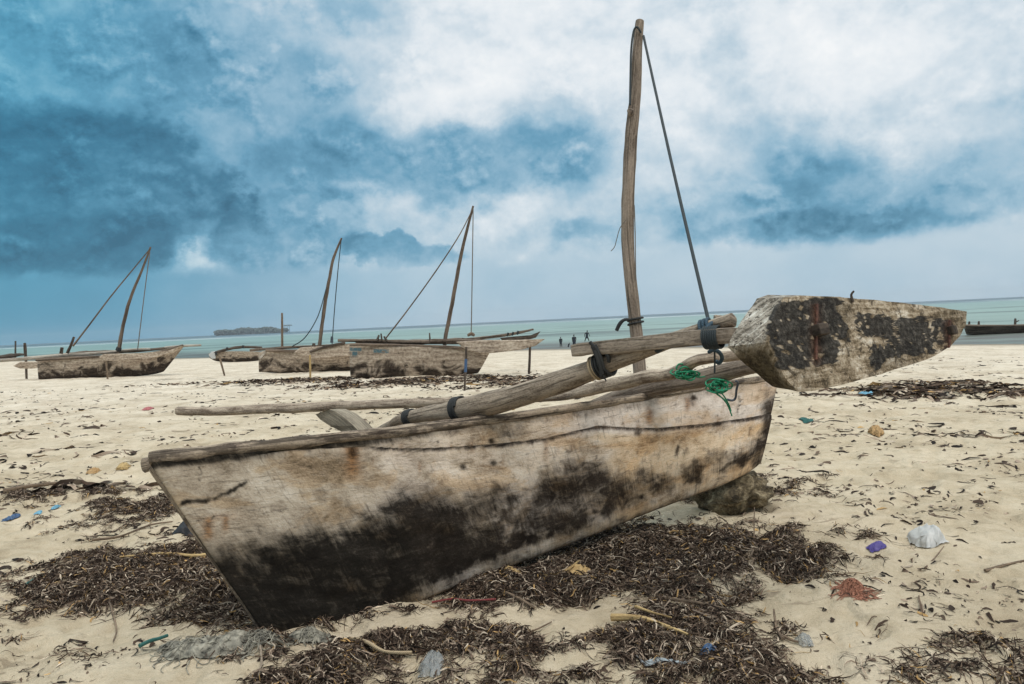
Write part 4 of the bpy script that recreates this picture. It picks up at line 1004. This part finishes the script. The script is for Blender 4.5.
# small canoe half hidden between the first two
DD = ground(235, 362).y
cD = thing('outrigger_canoe', ground(235, 362), 'small low canoe with a white tip, alone in the gap left of the chevron canoe', 'canoe', GB)
loft([(209, 353.5), (215, 352), (235, 351.5), (262, 352)], [(210, 357.5), (218, 361), (240, 361.5), (262, 360)], DD, .35, far_hull_mat('far_hull_small', 15, .4), 'hull', cD)
slab([(208.5, 355), (211.5, 351.6), (215, 351.4), (215.4, 358.6), (212, 359)], DD-.45, .12, M['bag'], 'bow_tip', cD)
ptube([(214, 352.8, 1.2), (227, 349.5, 1.4), (242, 347, 1.4), (262, 347.8, 1.1)], DD-.4, M['fardark'], 'spar', cD, rough=.25)
for u, v in ((227, 349), (243, 347), (216, 353.5)): ptube([(u, v+1.2, 1.3), (u+.3, v-1.6, 1.1)], DD-.45, M['rope_black'], 'lashing', cD)

# dark boat lying in the shallows at the right edge
DE = seap(990, 334.2).y
cE = thing('boat', Vector((P(1015, 333, DE).x, DE, SEA)), 'long dark low boat lying in the shallow water at right edge', 'boat')
loft([(965.5, 325.4), (985, 325.8), (1020, 325.4), (1075, 322)], [(967, 334.4), (985, 335), (1020, 334.6), (1070, 331)], DE, .7, M['fardark'], 'hull', cE)
ptube([(965.5, 325.4, 1.1), (985, 325.8, 1.1), (1020, 325.4, 1.1), (1075, 322, 1.1)], DE-.55, M['farwood'], 'gunwale_rail', cE)
for u, h in ((969, 3.5), (978.5, 3.8), (1015, 6.5)): ptube([(u, 326.5, 1.3), (u+.4, 325-h, .9)], DE, M['fardark'], 'post', cE)
ptube([(1015, 322.5, .6), (1019, 320.5, .5)], DE, M['fardark'], 'post', cE)

# stakes in the sand
def stake(lst, gu, gv, mat, lab, D=None, kind='stake', extra=None):
    D = D or ground(gu, gv).y
    x = MB(); pts = [P(u, v, D) for u, v, r in lst]; x.tube([pts[0]-z_*.12]+pts, [lst[0][2]*D/FPX]+[r*D/FPX for u, v, r in lst], 8, .12, 4)
    o = top(x, kind, mat, lab, 'stake', 'stakes in the sand')
    return o
stake([(529, 373.5, 1.3), (529.6, 360, 1.3), (530, 346, 1.2)], 529, 373.5, M['fardark'], 'dark stake under the float tip, right end of the nearest far canoe')
sk = stake([(464.5, 391, 1.0), (465.3, 376, 1.2), (466, 358, 1.3), (466.5, 347, 1.2)], 465, 391, M['fardark'], 'tall thin stake with a blue band before the blue-marked canoe')
DS = ground(465, 391).y
xb = MB(); xb.tube([P(465.5, 372, DS), P(466, 359, DS)], 1.45*DS/FPX, 8, 0, 3); ob = xb.build('blue_wrap', M['blue'], sk)
stake([(310.3, 378, 1.), (310.2, 366, 1.1), (309.8, 355, 1.)], 310, 378, M['straw'], 'yellow bamboo stake in front of the chevron canoe')
stake([(224.5, 375.5, .9), (222, 366, 1.), (219.3, 356, 1.)], 224, 375.5, M['stick'], 'leaning stick propping the small low canoe with the white tip')
stake([(26.6, 379.2, 1.1), (26, 362, 1.2), (25.2, 350, 1.6), (24.7, 343, 1.2)], 26, 379, M['fardark'], 'dark stake at far left edge beside leftmost canoe')
stake([(107.6, 379, 1.), (107, 370, 1.1), (106, 361, 1.)], 107, 379, M['stick'], 'short stake under the dark float of the leftmost canoe')
stake([(282, 364, 1.2), (282.2, 340, 1.2), (282, 313, 1.0)], 282, 364, M['stick'], 'tall upright pole rising behind the chevron canoe', D=DB+1.2)
stake([(15.4, 357, .9), (15.5, 341, .8)], 15, 357, M['fardark'], 'thin distant stake near water at far left edge')
lowb = MB(); DL = ground(14, 361).y
lowb.tube([P(-6, 357.5, DL), P(10, 356, DL), P(18, 354.6, DL), P(25, 354.5, DL)], [1.6*DL/FPX, 2.2*DL/FPX, 1.8*DL/FPX, .8*DL/FPX], 8, .3, 5)
top(lowb, 'driftwood_log', M['fardark'], 'dark log at the waterline behind the leftmost canoe', 'log')

# people wading
def person(u, vfoot, vtop, lab, walk=0., crouch=False):
    p = seap(u, vfoot); D = p.y; h = (vfoot-vtop)*D/FPX*1.25
    z0 = SEA-.2*h; x0 = p.x
    me = bpy.data.meshes.new('person')
    J = dict(pel=(0, 0, .52), chest=(.02*walk, 0, .72), neck=(.03*walk, 0, .84), head=(.05*walk, 0, .90), crown=(.055*walk, 0, .97), shl=(-.10, 0, .80), shr=(.11, 0, .80), ell=(-.115-.03*walk, .0, .65), elr=(.12+.05*walk, 0, .66), hal=(-.10-.05*walk, -.05, .49), har=(.10+.11*walk, -.05, .52),
             hil=(-.05, 0, .50), hir=(.05, 0, .50), knl=(-.06-.07*walk, -.02*walk, .28), knr=(.06+.07*walk, 0, .28), anl=(-.06-.16*walk, 0, .03), anr=(.06+.10*walk, 0, .03))
    if crouch:
        J.update(pel=(0, 0, .32), chest=(.06, 0, .5), neck=(.12, 0, .6), head=(.16, 0, .66), crown=(.18, 0, .72), shl=(.0, 0, .57), shr=(.14, 0, .58), ell=(.0, 0, .42), elr=(.2, 0, .44), hal=(.06, 0, .3), har=(.24, 0, .3), hil=(-.05, 0, .30), hir=(.05, 0, .30))
    R = dict(pel=.085, chest=.10, neck=.035, head=.062, crown=.05, shl=.045, shr=.045, ell=.032, elr=.032, hal=.022, har=.022, hil=.07, hir=.07, knl=.045, knr=.045, anl=.028, anr=.028)
    names = list(J); E = [('pel', 'chest'), ('chest', 'neck'), ('neck', 'head'), ('head', 'crown'), ('chest', 'shl'), ('chest', 'shr'), ('shl', 'ell'), ('shr', 'elr'), ('ell', 'hal'), ('elr', 'har'), ('pel', 'hil'), ('pel', 'hir'), ('hil', 'knl'), ('hir', 'knr'), ('knl', 'anl'), ('knr', 'anr')]
    me.from_pydata([Vector(J[k])*h for k in names], [(names.index(a), names.index(b)) for a, b in E], [])
    o = bpy.data.objects.new('person', me); COL.objects.link(o); o.location = (x0, D, z0)
    sk_ = o.modifiers.new('skin', 'SKIN')
    for k, q in zip(names, me.skin_vertices[0].data): q.radius = (R[k]*h*.72, R[k]*h*.72); q.use_root = (k == 'pel')
    sb = o.modifiers.new('sub', 'SUBSURF'); sb.levels = 1; sb.render_levels = 2
    me.materials.append(M['skin'])
    tag(o, lab, 'person', 'people at the waterline')
    sh = MB(); pl = Vector(J['pel'])*h+Vector((x0, D, z0)); ch = Vector(J['chest'])*h+Vector((x0, D, z0))
    sh.tube([pl-z_*.12*h, pl, (pl+ch)/2, ch+z_*.06*h], [.09*h, .092*h, .088*h, .094*h], 12, .05, 4); sh.build('clothes', M['cloth_dark'], o)
person(561, 346.3, 336.3, 'dark clothed person standing in the shallows, leftmost of the four')
person(568.4, 346.8, 340.6, 'small child crouching in the shallows between two standing people', crouch=True)
person(574.4, 346.8, 333.8, 'tallest standing person at the waterline, right beside the crouching child')
person(587, 341.2, 329.8, 'person walking in the water, furthest right and furthest out', walk=1.)

# island on the horizon
DI = 2600.
xi0, xi1 = P(215, 333, DI).x, P(287.5, 330, DI).x
isl = MB(); rows = []
for k in range(7):
    r = 1-k/6; row = []
    for q in range(49):
        an = 2*math.pi*q/48
        yd = DI+120+math.sin(an)*110*r; row.append((((xi0+xi1)/2+math.cos(an)*(xi1-xi0)/2*(.80+.16*r))*yd/DI, yd, SEA-1+(1-r)*6))
    rows.append(row)
isl.grid(rows); setting(isl.build('island', plain('island_rock', (.10, .10, .095), .9, .3, .05)))
fol = MB(); rr_ = random.Random(5)
for k in range(520):
    f_ = rr_.random(); x = xi0+2+(xi1-xi0-4)*f_
    hmax = 9+9*math.sin(math.pi*min(1, f_*1.05+.06))**.7+4*f_+3*math.sin(f_*19)
    if f_ > .97: hmax *= .9
    hz = rr_.uniform(.35, 1)*hmax; s_ = rr_.uniform(4, 8)
    yd = DI+30+rr_.uniform(0, 160); c = Vector((x*yd/DI, yd, SEA+hz*.92)); vs, fs = [], []
    for i in range(5):
        th_ = math.pi*i/4
        for j in range(7):
            d = Vector((math.sin(th_)*math.cos(j*.9), math.sin(th_)*math.sin(j*.9), math.cos(th_)*.75)); vs.append(c+d*s_*(1+.35*rr_.uniform(-1, 1)))
    for i in range(4):
        for j in range(7): fs.append((i*7+j, (i+1)*7+j, (i+1)*7+(j+1) % 7, i*7+(j+1) % 7))
    fol.add(vs, fs)
for f_ in (.955, .98, .93, .90):
    x = xi0+(xi1-xi0)*f_; fol.tube([(x, DI+40, SEA), (x+1, DI+40, SEA+16), (x+3*rr_.random(), DI+40, SEA+24)], [.8, .6, .4], 5, 0, 2)
    for k in range(7):
        an = k*.9; fol.tube([(x+2, DI+40, SEA+24), (x+2+5*math.cos(an), DI+40+5*math.sin(an), SEA+25), (x+2+8*math.cos(an), DI+40+8*math.sin(an), SEA+21)], [.5, .9, .2], 4, 0, 2)
o = fol.build('island_woods', M['foliage'], smooth=False); tag(o, 'low dark wooded mass covering the island on the horizon', 'woods', None, 'stuff')

# ------------------------------------------------------------------ washed-up things on the sand
def gpath(lst, lift=.0):
    out = []
    for q in lst:
        p = ground(q[0], q[1]); out.append(Vector((p.x, p.y, tz(p.x, p.y)+(q[2] if len(q) > 2 else lift))))
    return out
def litter(name, lst, r, mat, lab, cat, group=None, lift=.012, taper=.5, seg=8, rough=.15, sub=5, flat=1.):
    pts = gpath(lst, lift); n = len(pts); x = MB()
    x.tube(pts, [r*(1-(1-taper)*k/max(n-1, 1)) for k in range(n)], seg, rough, sub, flat=flat)
    return top(x, name, mat, lab, cat, group)
SG = 'sticks washed up on the sand'
litter('palm_stalk', [(232, 552), (200, 556), (165, 557.5), (120, 561)], .017, M['straw'], 'long yellow palm stalk pointing left from the stem of the front canoe', 'stick', SG, .03, .35)
litter('palm_stalk', [(612, 624), (640, 628), (665, 636), (688, 644)], .021, M['straw'], 'thick yellow-brown stalk with split end in the seaweed below the front canoe', 'stick', SG, .03, .3)
litter('palm_stalk', [(636, 618), (655, 625), (672, 630)], .009, M['straw'], 'thin straw strip lying along the thick yellow stalk', 'stick', SG, .05, .5)
litter('driftwood_stick', [(672, 604), (700, 609), (735, 615), (752, 618)], .010, M['stick'], 'thin straight stick lying in seaweed right of the thick yellow stalk', 'stick', SG, .03)
litter('driftwood_stick', [(545, 582), (565, 576), (580, 567)], .012, M['straw'], 'short pale stick beside the curled dry leaves', 'stick', SG, .03)
litter('driftwood_stick', [(92, 541), (120, 536), (150, 530), (172, 525)], .012, M['stick'], 'slender dark stick left of the canoe stem, just above the palm stalk', 'stick', SG, .025)
litter('driftwood_stick', [(28, 599), (50, 592), (76, 586)], .009, M['stick'], 'small dark stick on bare sand at left edge', 'stick', SG, .015)
litter('driftwood_stick', [(5, 494), (28, 489), (60, 486)], .028, M['stick'], 'thick grey branch lying in the left seaweed band', 'stick', SG, .03, .6)
litter('driftwood_stick', [(108, 598), (112, 610), (116, 622), (113, 636)], .007, M['stick'], 'thin bent twig lying upright on sand left of the grey netting', 'twig', SG, .012)
litter('driftwood_stick', [(260, 652), (262, 665), (259, 684)], .008, M['drift'], 'thin curved twig crossing the sand below the grey netting', 'twig', SG, .015)
litter('driftwood_stick', [(754, 541), (754.3, 536, .06), (755.2, 528, .17)], .006, M['stick'], 'small twig standing upright in sand right of the seaweed', 'twig', SG, .0)
litter('driftwood_stick', [(783, 637), (777, 628), (774, 618, .08)], .010, M['stick'], 'forked dark twig rising from seaweed near the clear cup', 'twig', SG, .015)
litter('driftwood_stick', [(778, 630), (790, 637), (800, 640)], .009, M['stick'], 'dark twig lying flat beside the clear cup', 'twig', SG, .015)
litter('driftwood_stick', [(925, 566), (935, 558), (944, 551, .04)], .006, M['stick'], 'dark twig with root clump just below the white plastic bag', 'twig', SG, .01)
litter('driftwood_stick', [(985, 570), (1005, 566), (1024, 562), (1040, 560)], .010, M['stick'], 'dark curved twig at right edge of the sand', 'twig', SG, .012)
litter('driftwood_stick', [(798, 432), (812, 430), (830, 427)], .012, M['stick'], 'short dark stick on the sand right of the canoe bow', 'stick', SG, .012)
litter('driftwood_stick', [(508, 636), (530, 632), (552, 626)], .007, M['stick'], 'thin dark twig on the bare sand patch below the canoe', 'twig', SG, .012)
litter('driftwood_stick', [(495, 594), (520, 606), (535, 612)], .013, M['stick'], 'dark stick at upper edge of the bare sand patch', 'stick', SG, .02)
litter('pale_rope', [(350, 641), (366, 650), (385, 655.5), (412, 656.5)], .0105, M['rope_pale'], 'thick pale frayed rope end curving through the seaweed', 'rope', None, .03, .8)
litter('red_cord', [(432, 604), (452, 603.5), (470, 607), (496, 605)], .006, M['rope_red'], 'red cord under the canoe keel in the seaweed', 'cord', None, .035, 1., 6)
litter('teal_rope', [(26, 586), (34, 581), (40, 578), (54, 573)], .009, M['rope_teal'], 'scrap of teal rope on the sand at left', 'rope', None, .02, .7)
litter('hose', [(838, 556), (868, 552), (880, 550)], .006, M['stick'], 'thin dark stalk beside the purple plastic scrap', 'stick', SG, .01)

def crumple(name, u, v, ru, rv, hgt, mat, lab, cat, group=None, rot=0., seed=0, nu=34, nvv=26, freq=2.2, fib=0, fr=.004):
    c = ground(u, v); wx = ru*c.y/FPX; wy = abs(ground(u, max(v-rv, 365)).y-ground(u, min(v+rv, 760)).y)/2
    rows = []
    for i in range(nvv):
        row = []
        for j in range(nu):
            a, b2 = 2*j/(nu-1)-1, 2*i/(nvv-1)-1
            e = 1+.30*mnoise.noise(Vector((a*1.7+seed, b2*1.7, seed*2.)))
            q = Vector((a*1.0, b2*1.0, 0)); rr2 = math.sqrt(a*a+b2*b2); k = 1/max(1, rr2*.92) if rr2 > 0 else 1
            px, py = a*k*wx*e, b2*k*wy*e
            n = 1-abs(mnoise.noise(Vector((a*freq+seed, b2*freq, 3.1))))*2; n2 = 1-abs(mnoise.noise(Vector((a*freq*2.3+seed, b2*freq*2.3, 8.))))*2
            f_ = max(0, 1-rr2*rr2)
            zz = hgt*(f_**.6*(.50+.40*n)+.16*n2*(.10+f_))
            X_, Y_ = c.x+px*math.cos(rot)-py*math.sin(rot), c.y+px*math.sin(rot)+py*math.cos(rot)
            row.append((X_+hgt*.25*n2, Y_+hgt*.25*n, zz))
        rows.append(row)
    A = np.array(rows); zz = terr(A[..., 0].ravel(), A[..., 1].ravel()).reshape(A.shape[:2]); A[..., 2] += zz+.008
    x = MB()
    if fib >= 0: x.grid([[tuple(p) for p in r] for r in A])
    rr_ = random.Random(seed+100)
    for k in range(abs(fib)):
        a0, r0, hd = rr_.uniform(0, 6.28), math.sqrt(rr_.random()), rr_.uniform(0, 6.28); q = Vector((c.x+wx*r0*math.cos(a0), c.y+wy*r0*math.sin(a0), 0)); pts = []
        stp = rr_.uniform(.15, .5)*min(wx, wy)*2/4+.01; kp = rr_.gauss(0, .7)
        for w_ in range(5):
            hd += kp+rr_.gauss(0, .5); q = q+Vector((math.cos(hd), math.sin(hd), 0))*stp
            pts.append(Vector((q.x, q.y, tz(q.x, q.y)+.006+hgt*max(0, 1-((q.x-c.x)/wx)**2-((q.y-c.y)/wy)**2)**.6*rr_.uniform(.45, 1.05))))
        x.tube(pts, fr*rr_.uniform(.6, 1.3), 5, 0, 3)
    return top(x, name, mat, lab, cat, group)
crumple('plastic_bag', 927, 541, 15, 5, .11, M['bag'], 'crumpled white plastic bag alone on the bare sand at right', 'plastic bag', 'plastic litter', seed=2, freq=.9, nu=50, nvv=40)
crumple('plastic_bag', 430, 672, 13, 7, .045, M['clear'], 'crumpled translucent bag at the bottom edge in seaweed', 'plastic bag', 'plastic litter', seed=5)
crumple('plastic_cup', 803, 640, 7, 5, .04, M['clear'], 'clear plastic cup crushed on sand beside dark twigs', 'plastic cup', 'plastic litter', seed=9)
crumple('plastic_sheet', 665, 661, 28, 1.8, .02, M['bluecloth'], 'long twisted blue-grey plastic strip in the seaweed at the bottom', 'plastic sheet', 'plastic litter', seed=12, rot=.12)
crumple('plastic_sheet', 708, 655, 10, 2.4, .03, M['blue'], 'dark blue plastic rag at right end of the blue-grey strip', 'plastic sheet', 'plastic litter', seed=14, rot=.3)
crumple('plastic_scrap', 877, 547, 9, 1.6, .03, M['purple'], 'purple plastic scrap left of the white bag', 'plastic scrap', 'plastic litter', seed=4)
crumple('plastic_scrap', 10, 518, 8, 1.8, .05, M['blue'], 'dark blue plastic scrap at left edge', 'plastic scrap', 'plastic litter', seed=6)
crumple('plastic_scrap', 55, 509, 4, 1.1, .03, M['lightblue'], 'bright light-blue scrap on sand, upper of the left scraps', 'plastic scrap', 'plastic litter', seed=16)
crumple('plastic_scrap', 38, 514, 3.5, .9, .02, M['lightblue'], 'tiny light-blue scrap just left of the brighter one', 'plastic scrap', 'plastic litter', seed=17)
crumple('plastic_scrap', 147, 410, 4, .7, .06, M['red'], 'small red scrap far back on sand, left of the crooked pole tip', 'plastic scrap', 'plastic litter', seed=18)
crumple('plastic_scrap', 866, 393, 5, 1.3, .05, M['lightblue'], 'light-blue scrap under the float near far weed band', 'plastic scrap', 'plastic litter', seed=19)
crumple('plastic_scrap', 806, 420.5, 5, 1.6, .05, M['rope_teal'], 'tiny teal scrap on sand right of the canoe bow', 'plastic scrap', 'plastic litter', seed=20)
crumple('coconut_scrap', 875, 433, 6, 1.3, .10, M['orange'], 'orange-brown coconut scrap on the sand below the float', 'coconut', seed=21)
crumple('coconut_scrap', 92, 470, 6, 1.3, .06, M['orange'], 'tan coconut scrap on sand, left of the canoe stem top', 'coconut', seed=22)
crumple('coconut_scrap', 122, 469, 5, 1.2, .07, M['straw'], 'second tan coconut scrap nearest the canoe stem', 'coconut', seed=23)
crumple('fibre_clump', 853, 594, 10, 5, .06, M['husk'], 'reddish brown clump of fibre on sand below the purple scrap', 'husk', seed=24, freq=4, fib=-260, fr=.0026)
crumple('fishing_net', 205, 650, 46, 10, .06, M['netgrey'], 'grey crumpled tangle of netting left of the canoe foot', 'fishing net', 'old netting', seed=25, freq=3.4, nu=70, nvv=40, rot=-.05, fib=150, fr=.0024)
crumple('fishing_net', 318, 641, 28, 5, .06, M['netgrey'], 'pale ragged strip of netting directly under the canoe foot', 'fishing net', 'old netting', seed=27, freq=3.8, nu=60, nvv=30, fib=90, fr=.0024)
crumple('fishing_net', 262, 648, 22, 8, .05, M['netgrey'], 'small netting scrap between the two bigger heaps', 'fishing net', 'old netting', seed=28, freq=3.6, fib=-120, fr=.0024)
litter('teal_rope', [(140, 654), (149, 650), (158, 646), (168, 642)], .011, M['rope_teal'], 'teal rope end tied into the grey netting tangle', 'rope', None, .05, .8)
crumple('rubber_sandal', 184, 532, 12, 3, .06, M['shoe'], 'black rubber sandal in the seaweed just left of the canoe stem', 'sandal', seed=29, freq=1.)
for u, v, ru, rv, lab, sd_ in ((543, 546, 9, 5, 'curled dry tan leaf, highest in the seaweed under the keel', 31), (512, 577, 11, 5, 'broad dry leaf, leftmost of the tan leaves', 32), (578, 574, 11, 5, 'dry tan leaf right of the short pale stick', 33), (678, 540, 14, 3, 'pale split leaf sheath near the far end of the seaweed', 34)):
    crumple('dry_leaf', u, v, ru, rv, .035, M['leaf'], lab, 'leaf', 'dry leaves', seed=sd_, freq=1.2, rot=.3)

# ------------------------------------------------------------------ seaweed strands (countless): ribbons strewn by density
def strands(N, xr, yr, name, lab, sparse=False, L0=(.016, .085), Wd=(.0010, .0046), seed=0, keep=None, shade=None):
    g = np.random.default_rng(seed)
    pxs = g.uniform(-120, 1144, N*8); dr = g.uniform(*yr, N*8)                 # evenly over the ground seen in front
    y = np.sqrt(g.uniform(yr[0]**2, yr[1]**2, N*8)) if not sparse else np.exp(g.uniform(math.log(yr[0]), math.log(yr[1]), N*8))
    x = (pxs-512)/FPX*y
    wdn = weed(x, y)
    if sparse:
        pr = .10+.9*sstep(.46, .66, fbm(x*1.3, y*1.3, 88, 5, .65)); ok = (g.random(len(x)) < pr*.6)
    else: ok = g.random(len(x)) < wdn
    x, y, wdn = x[ok][:N], y[ok][:N], wdn[ok][:N]; n = len(x)
    K = 6
    L = g.uniform(*L0, n)*np.exp(g.normal(0, .25, n)); th = g.uniform(0, 2*np.pi, n); kap = g.normal(0, 1.0, n)/L*.9; kap2 = g.normal(0, 2.5, n)
    Wd_ = g.uniform(*Wd, n)
    if sparse:
        hv = np.exp(g.normal(0, .55, n)); L = L*np.clip(y/4, .8, 3.0)*hv; Wd_ = Wd_*np.clip(y/4, .9, 3.6)*np.exp(g.normal(0, .5, n)); th = np.where(y > 7, g.normal(0, .5, n), th)
    px = np.zeros((n, K)); py = np.zeros((n, K)); ang = np.zeros((n, K))
    px[:, 0] = x; py[:, 0] = y; a = th.copy()
    for k in range(1, K):
        ds = L/(K-1); a = a+kap*ds+kap2*.12*g.normal(0, 1, n); px[:, k] = px[:, k-1]+np.cos(a)*ds; py[:, k] = py[:, k-1]+np.sin(a)*ds; ang[:, k] = a
    ang[:, 0] = th
    zt = terr(px.ravel(), py.ravel()).reshape(n, K)
    s_ = np.linspace(0, 1, K)[None]
    hbase = (g.random(n)**1.8*.030*(.2+wdn))[:, None] if not sparse else 0.002
    tilt = g.normal(0, .010, n)[:, None]*(s_-.5)*2; arch = (np.abs(g.normal(0, .007, n))[:, None])*np.sin(np.pi*s_)
    if sparse: tilt *= .3
    z = np.maximum(zt+.002, zt+hbase+tilt+arch)
    tw = g.uniform(0, np.pi, n)[:, None]+g.normal(0, .8, n)[:, None]*s_
    if sparse: tw *= .25
    prof = np.sin(np.pi*(s_*.86+.09))**.6
    w2 = Wd_[:, None]*prof
    nx, ny = -np.sin(ang), np.cos(ang)
    V = np.zeros((n, K, 2, 3))
    for q, sg in ((0, -1), (1, 1)):
        V[:, :, q, 0] = px+sg*nx*w2*np.cos(tw); V[:, :, q, 1] = py+sg*ny*w2*np.cos(tw); V[:, :, q, 2] = z+sg*w2*np.sin(tw)
    V[..., 2] = np.maximum(V[..., 2], zt[:, :, None]+.0015)
    base = (np.arange(n)*K*2)[:, None]; kk = np.arange(K-1)[None]*2
    Fq = np.stack((base+kk, base+kk+1, base+kk+3, base+kk+2), -1).reshape(-1, 4)
    me = bpy.data.meshes.new(name); vv = V.reshape(-1, 3)
    c0 = vv.mean(0); c0[2] = 0
    me.vertices.add(len(vv)); me.vertices.foreach_set('co', (vv-c0).astype(np.float32).ravel())
    me.loops.add(Fq.size); me.loops.foreach_set('vertex_index', Fq.ravel().astype(np.int32))
    me.polygons.add(len(Fq)); me.polygons.foreach_set('loop_start', (np.arange(len(Fq))*4).astype(np.int32)); me.polygons.foreach_set('loop_total', np.full(len(Fq), 4, np.int32))
    me.polygons.foreach_set('use_smooth', np.ones(len(Fq), bool)); me.update(calc_edges=True)
    pal = np.array([(.015, .010, .0075), (.030, .0195, .014), (.062, .041, .029), (.125, .088, .062), (.26, .20, .15), (.46, .38, .29), (.38, .24, .10)])
    pr = np.array(shade or [.14, .20, .22, .19, .14, .08, .03]); ci = g.choice(len(pal), n, p=pr/pr.sum())
    col = pal[ci]*np.exp(g.normal(0, .22, n))[:, None]
    col = np.repeat(np.concatenate((col, np.ones((n, 1))), 1), K*2, 0)
    at_ = me.color_attributes.new('tone', 'FLOAT_COLOR', 'POINT'); at_.data.foreach_set('color', col.astype(np.float32).ravel())
    m, t, b = MAT_WEED
    me.materials.append(m)
    o = bpy.data.objects.new(name, me); COL.objects.link(o); o.location = c0
    return tag(o, lab, 'seaweed', None, 'stuff')
m_, t, b = material('seaweed'); at = t.new('ShaderNodeVertexColor', layer_name='tone')
nn = t.noise(objc(t), 180, 3, .6); t.put(b.inputs['Base Color'], t.mix(.5, at.outputs[0], t.mix(1., at.outputs[0], t.ramp(nn.outputs[0], [(.3, (.4, .4, .4)), (.7, (1.6, 1.55, 1.5))]), 'MULTIPLY')))
b.inputs['Roughness'].default_value = .75; b.inputs['Specular IOR Level'].default_value = .14
MAT_WEED = (m_, t, b)
strands(150000, None, (2.6, 8.5), 'seaweed', 'thick mats of dark brown dried seaweed around and below the front canoe', seed=1)
strands(14000, None, (8.5, 30.), 'seaweed', 'distant dark seaweed lines strewn across the beach behind the canoe', seed=2, L0=(.10, .40), Wd=(.012, .035))
strands(8000, None, (2.6, 30.), 'seaweed_scraps', 'loose dark seaweed scraps scattered thinly over the open sand', True, (.012, .065), (.0022, .007), seed=3, shade=[.2, .25, .25, .15, .1, .05, .02])

strands(900, None, (2.6, 8.), 'straw_litter', 'scattered dry straw and small twigs mixed in the seaweed mats', seed=5, L0=(.06, .22), Wd=(.0018, .0042), shade=[.05, .1, .15, .2, .25, .15, .1])

# ------------------------------------------------------------------ sea air: far things fade a little
hz = MB(); hz.box((0, 1500, 17), (4200, 0, 0), (0, 2000, 0), (0, 0, 25))
hm = bpy.data.materials.new('sea_air'); hm.use_nodes = True; hn = hm.node_tree; hn.nodes.clear()
ho = hn.nodes.new('ShaderNodeOutputMaterial'); pv = hn.nodes.new('ShaderNodeVolumePrincipled')
pv.inputs['Color'].default_value = (.80, .88, .95, 1); pv.inputs['Density'].default_value = 1.2e-4
hn.links.new(pv.outputs[0], ho.inputs['Volume'])
tag(hz.build('haze', hm, smooth=False), 'thin pale sea air over the beach and water', None, None, 'stuff')
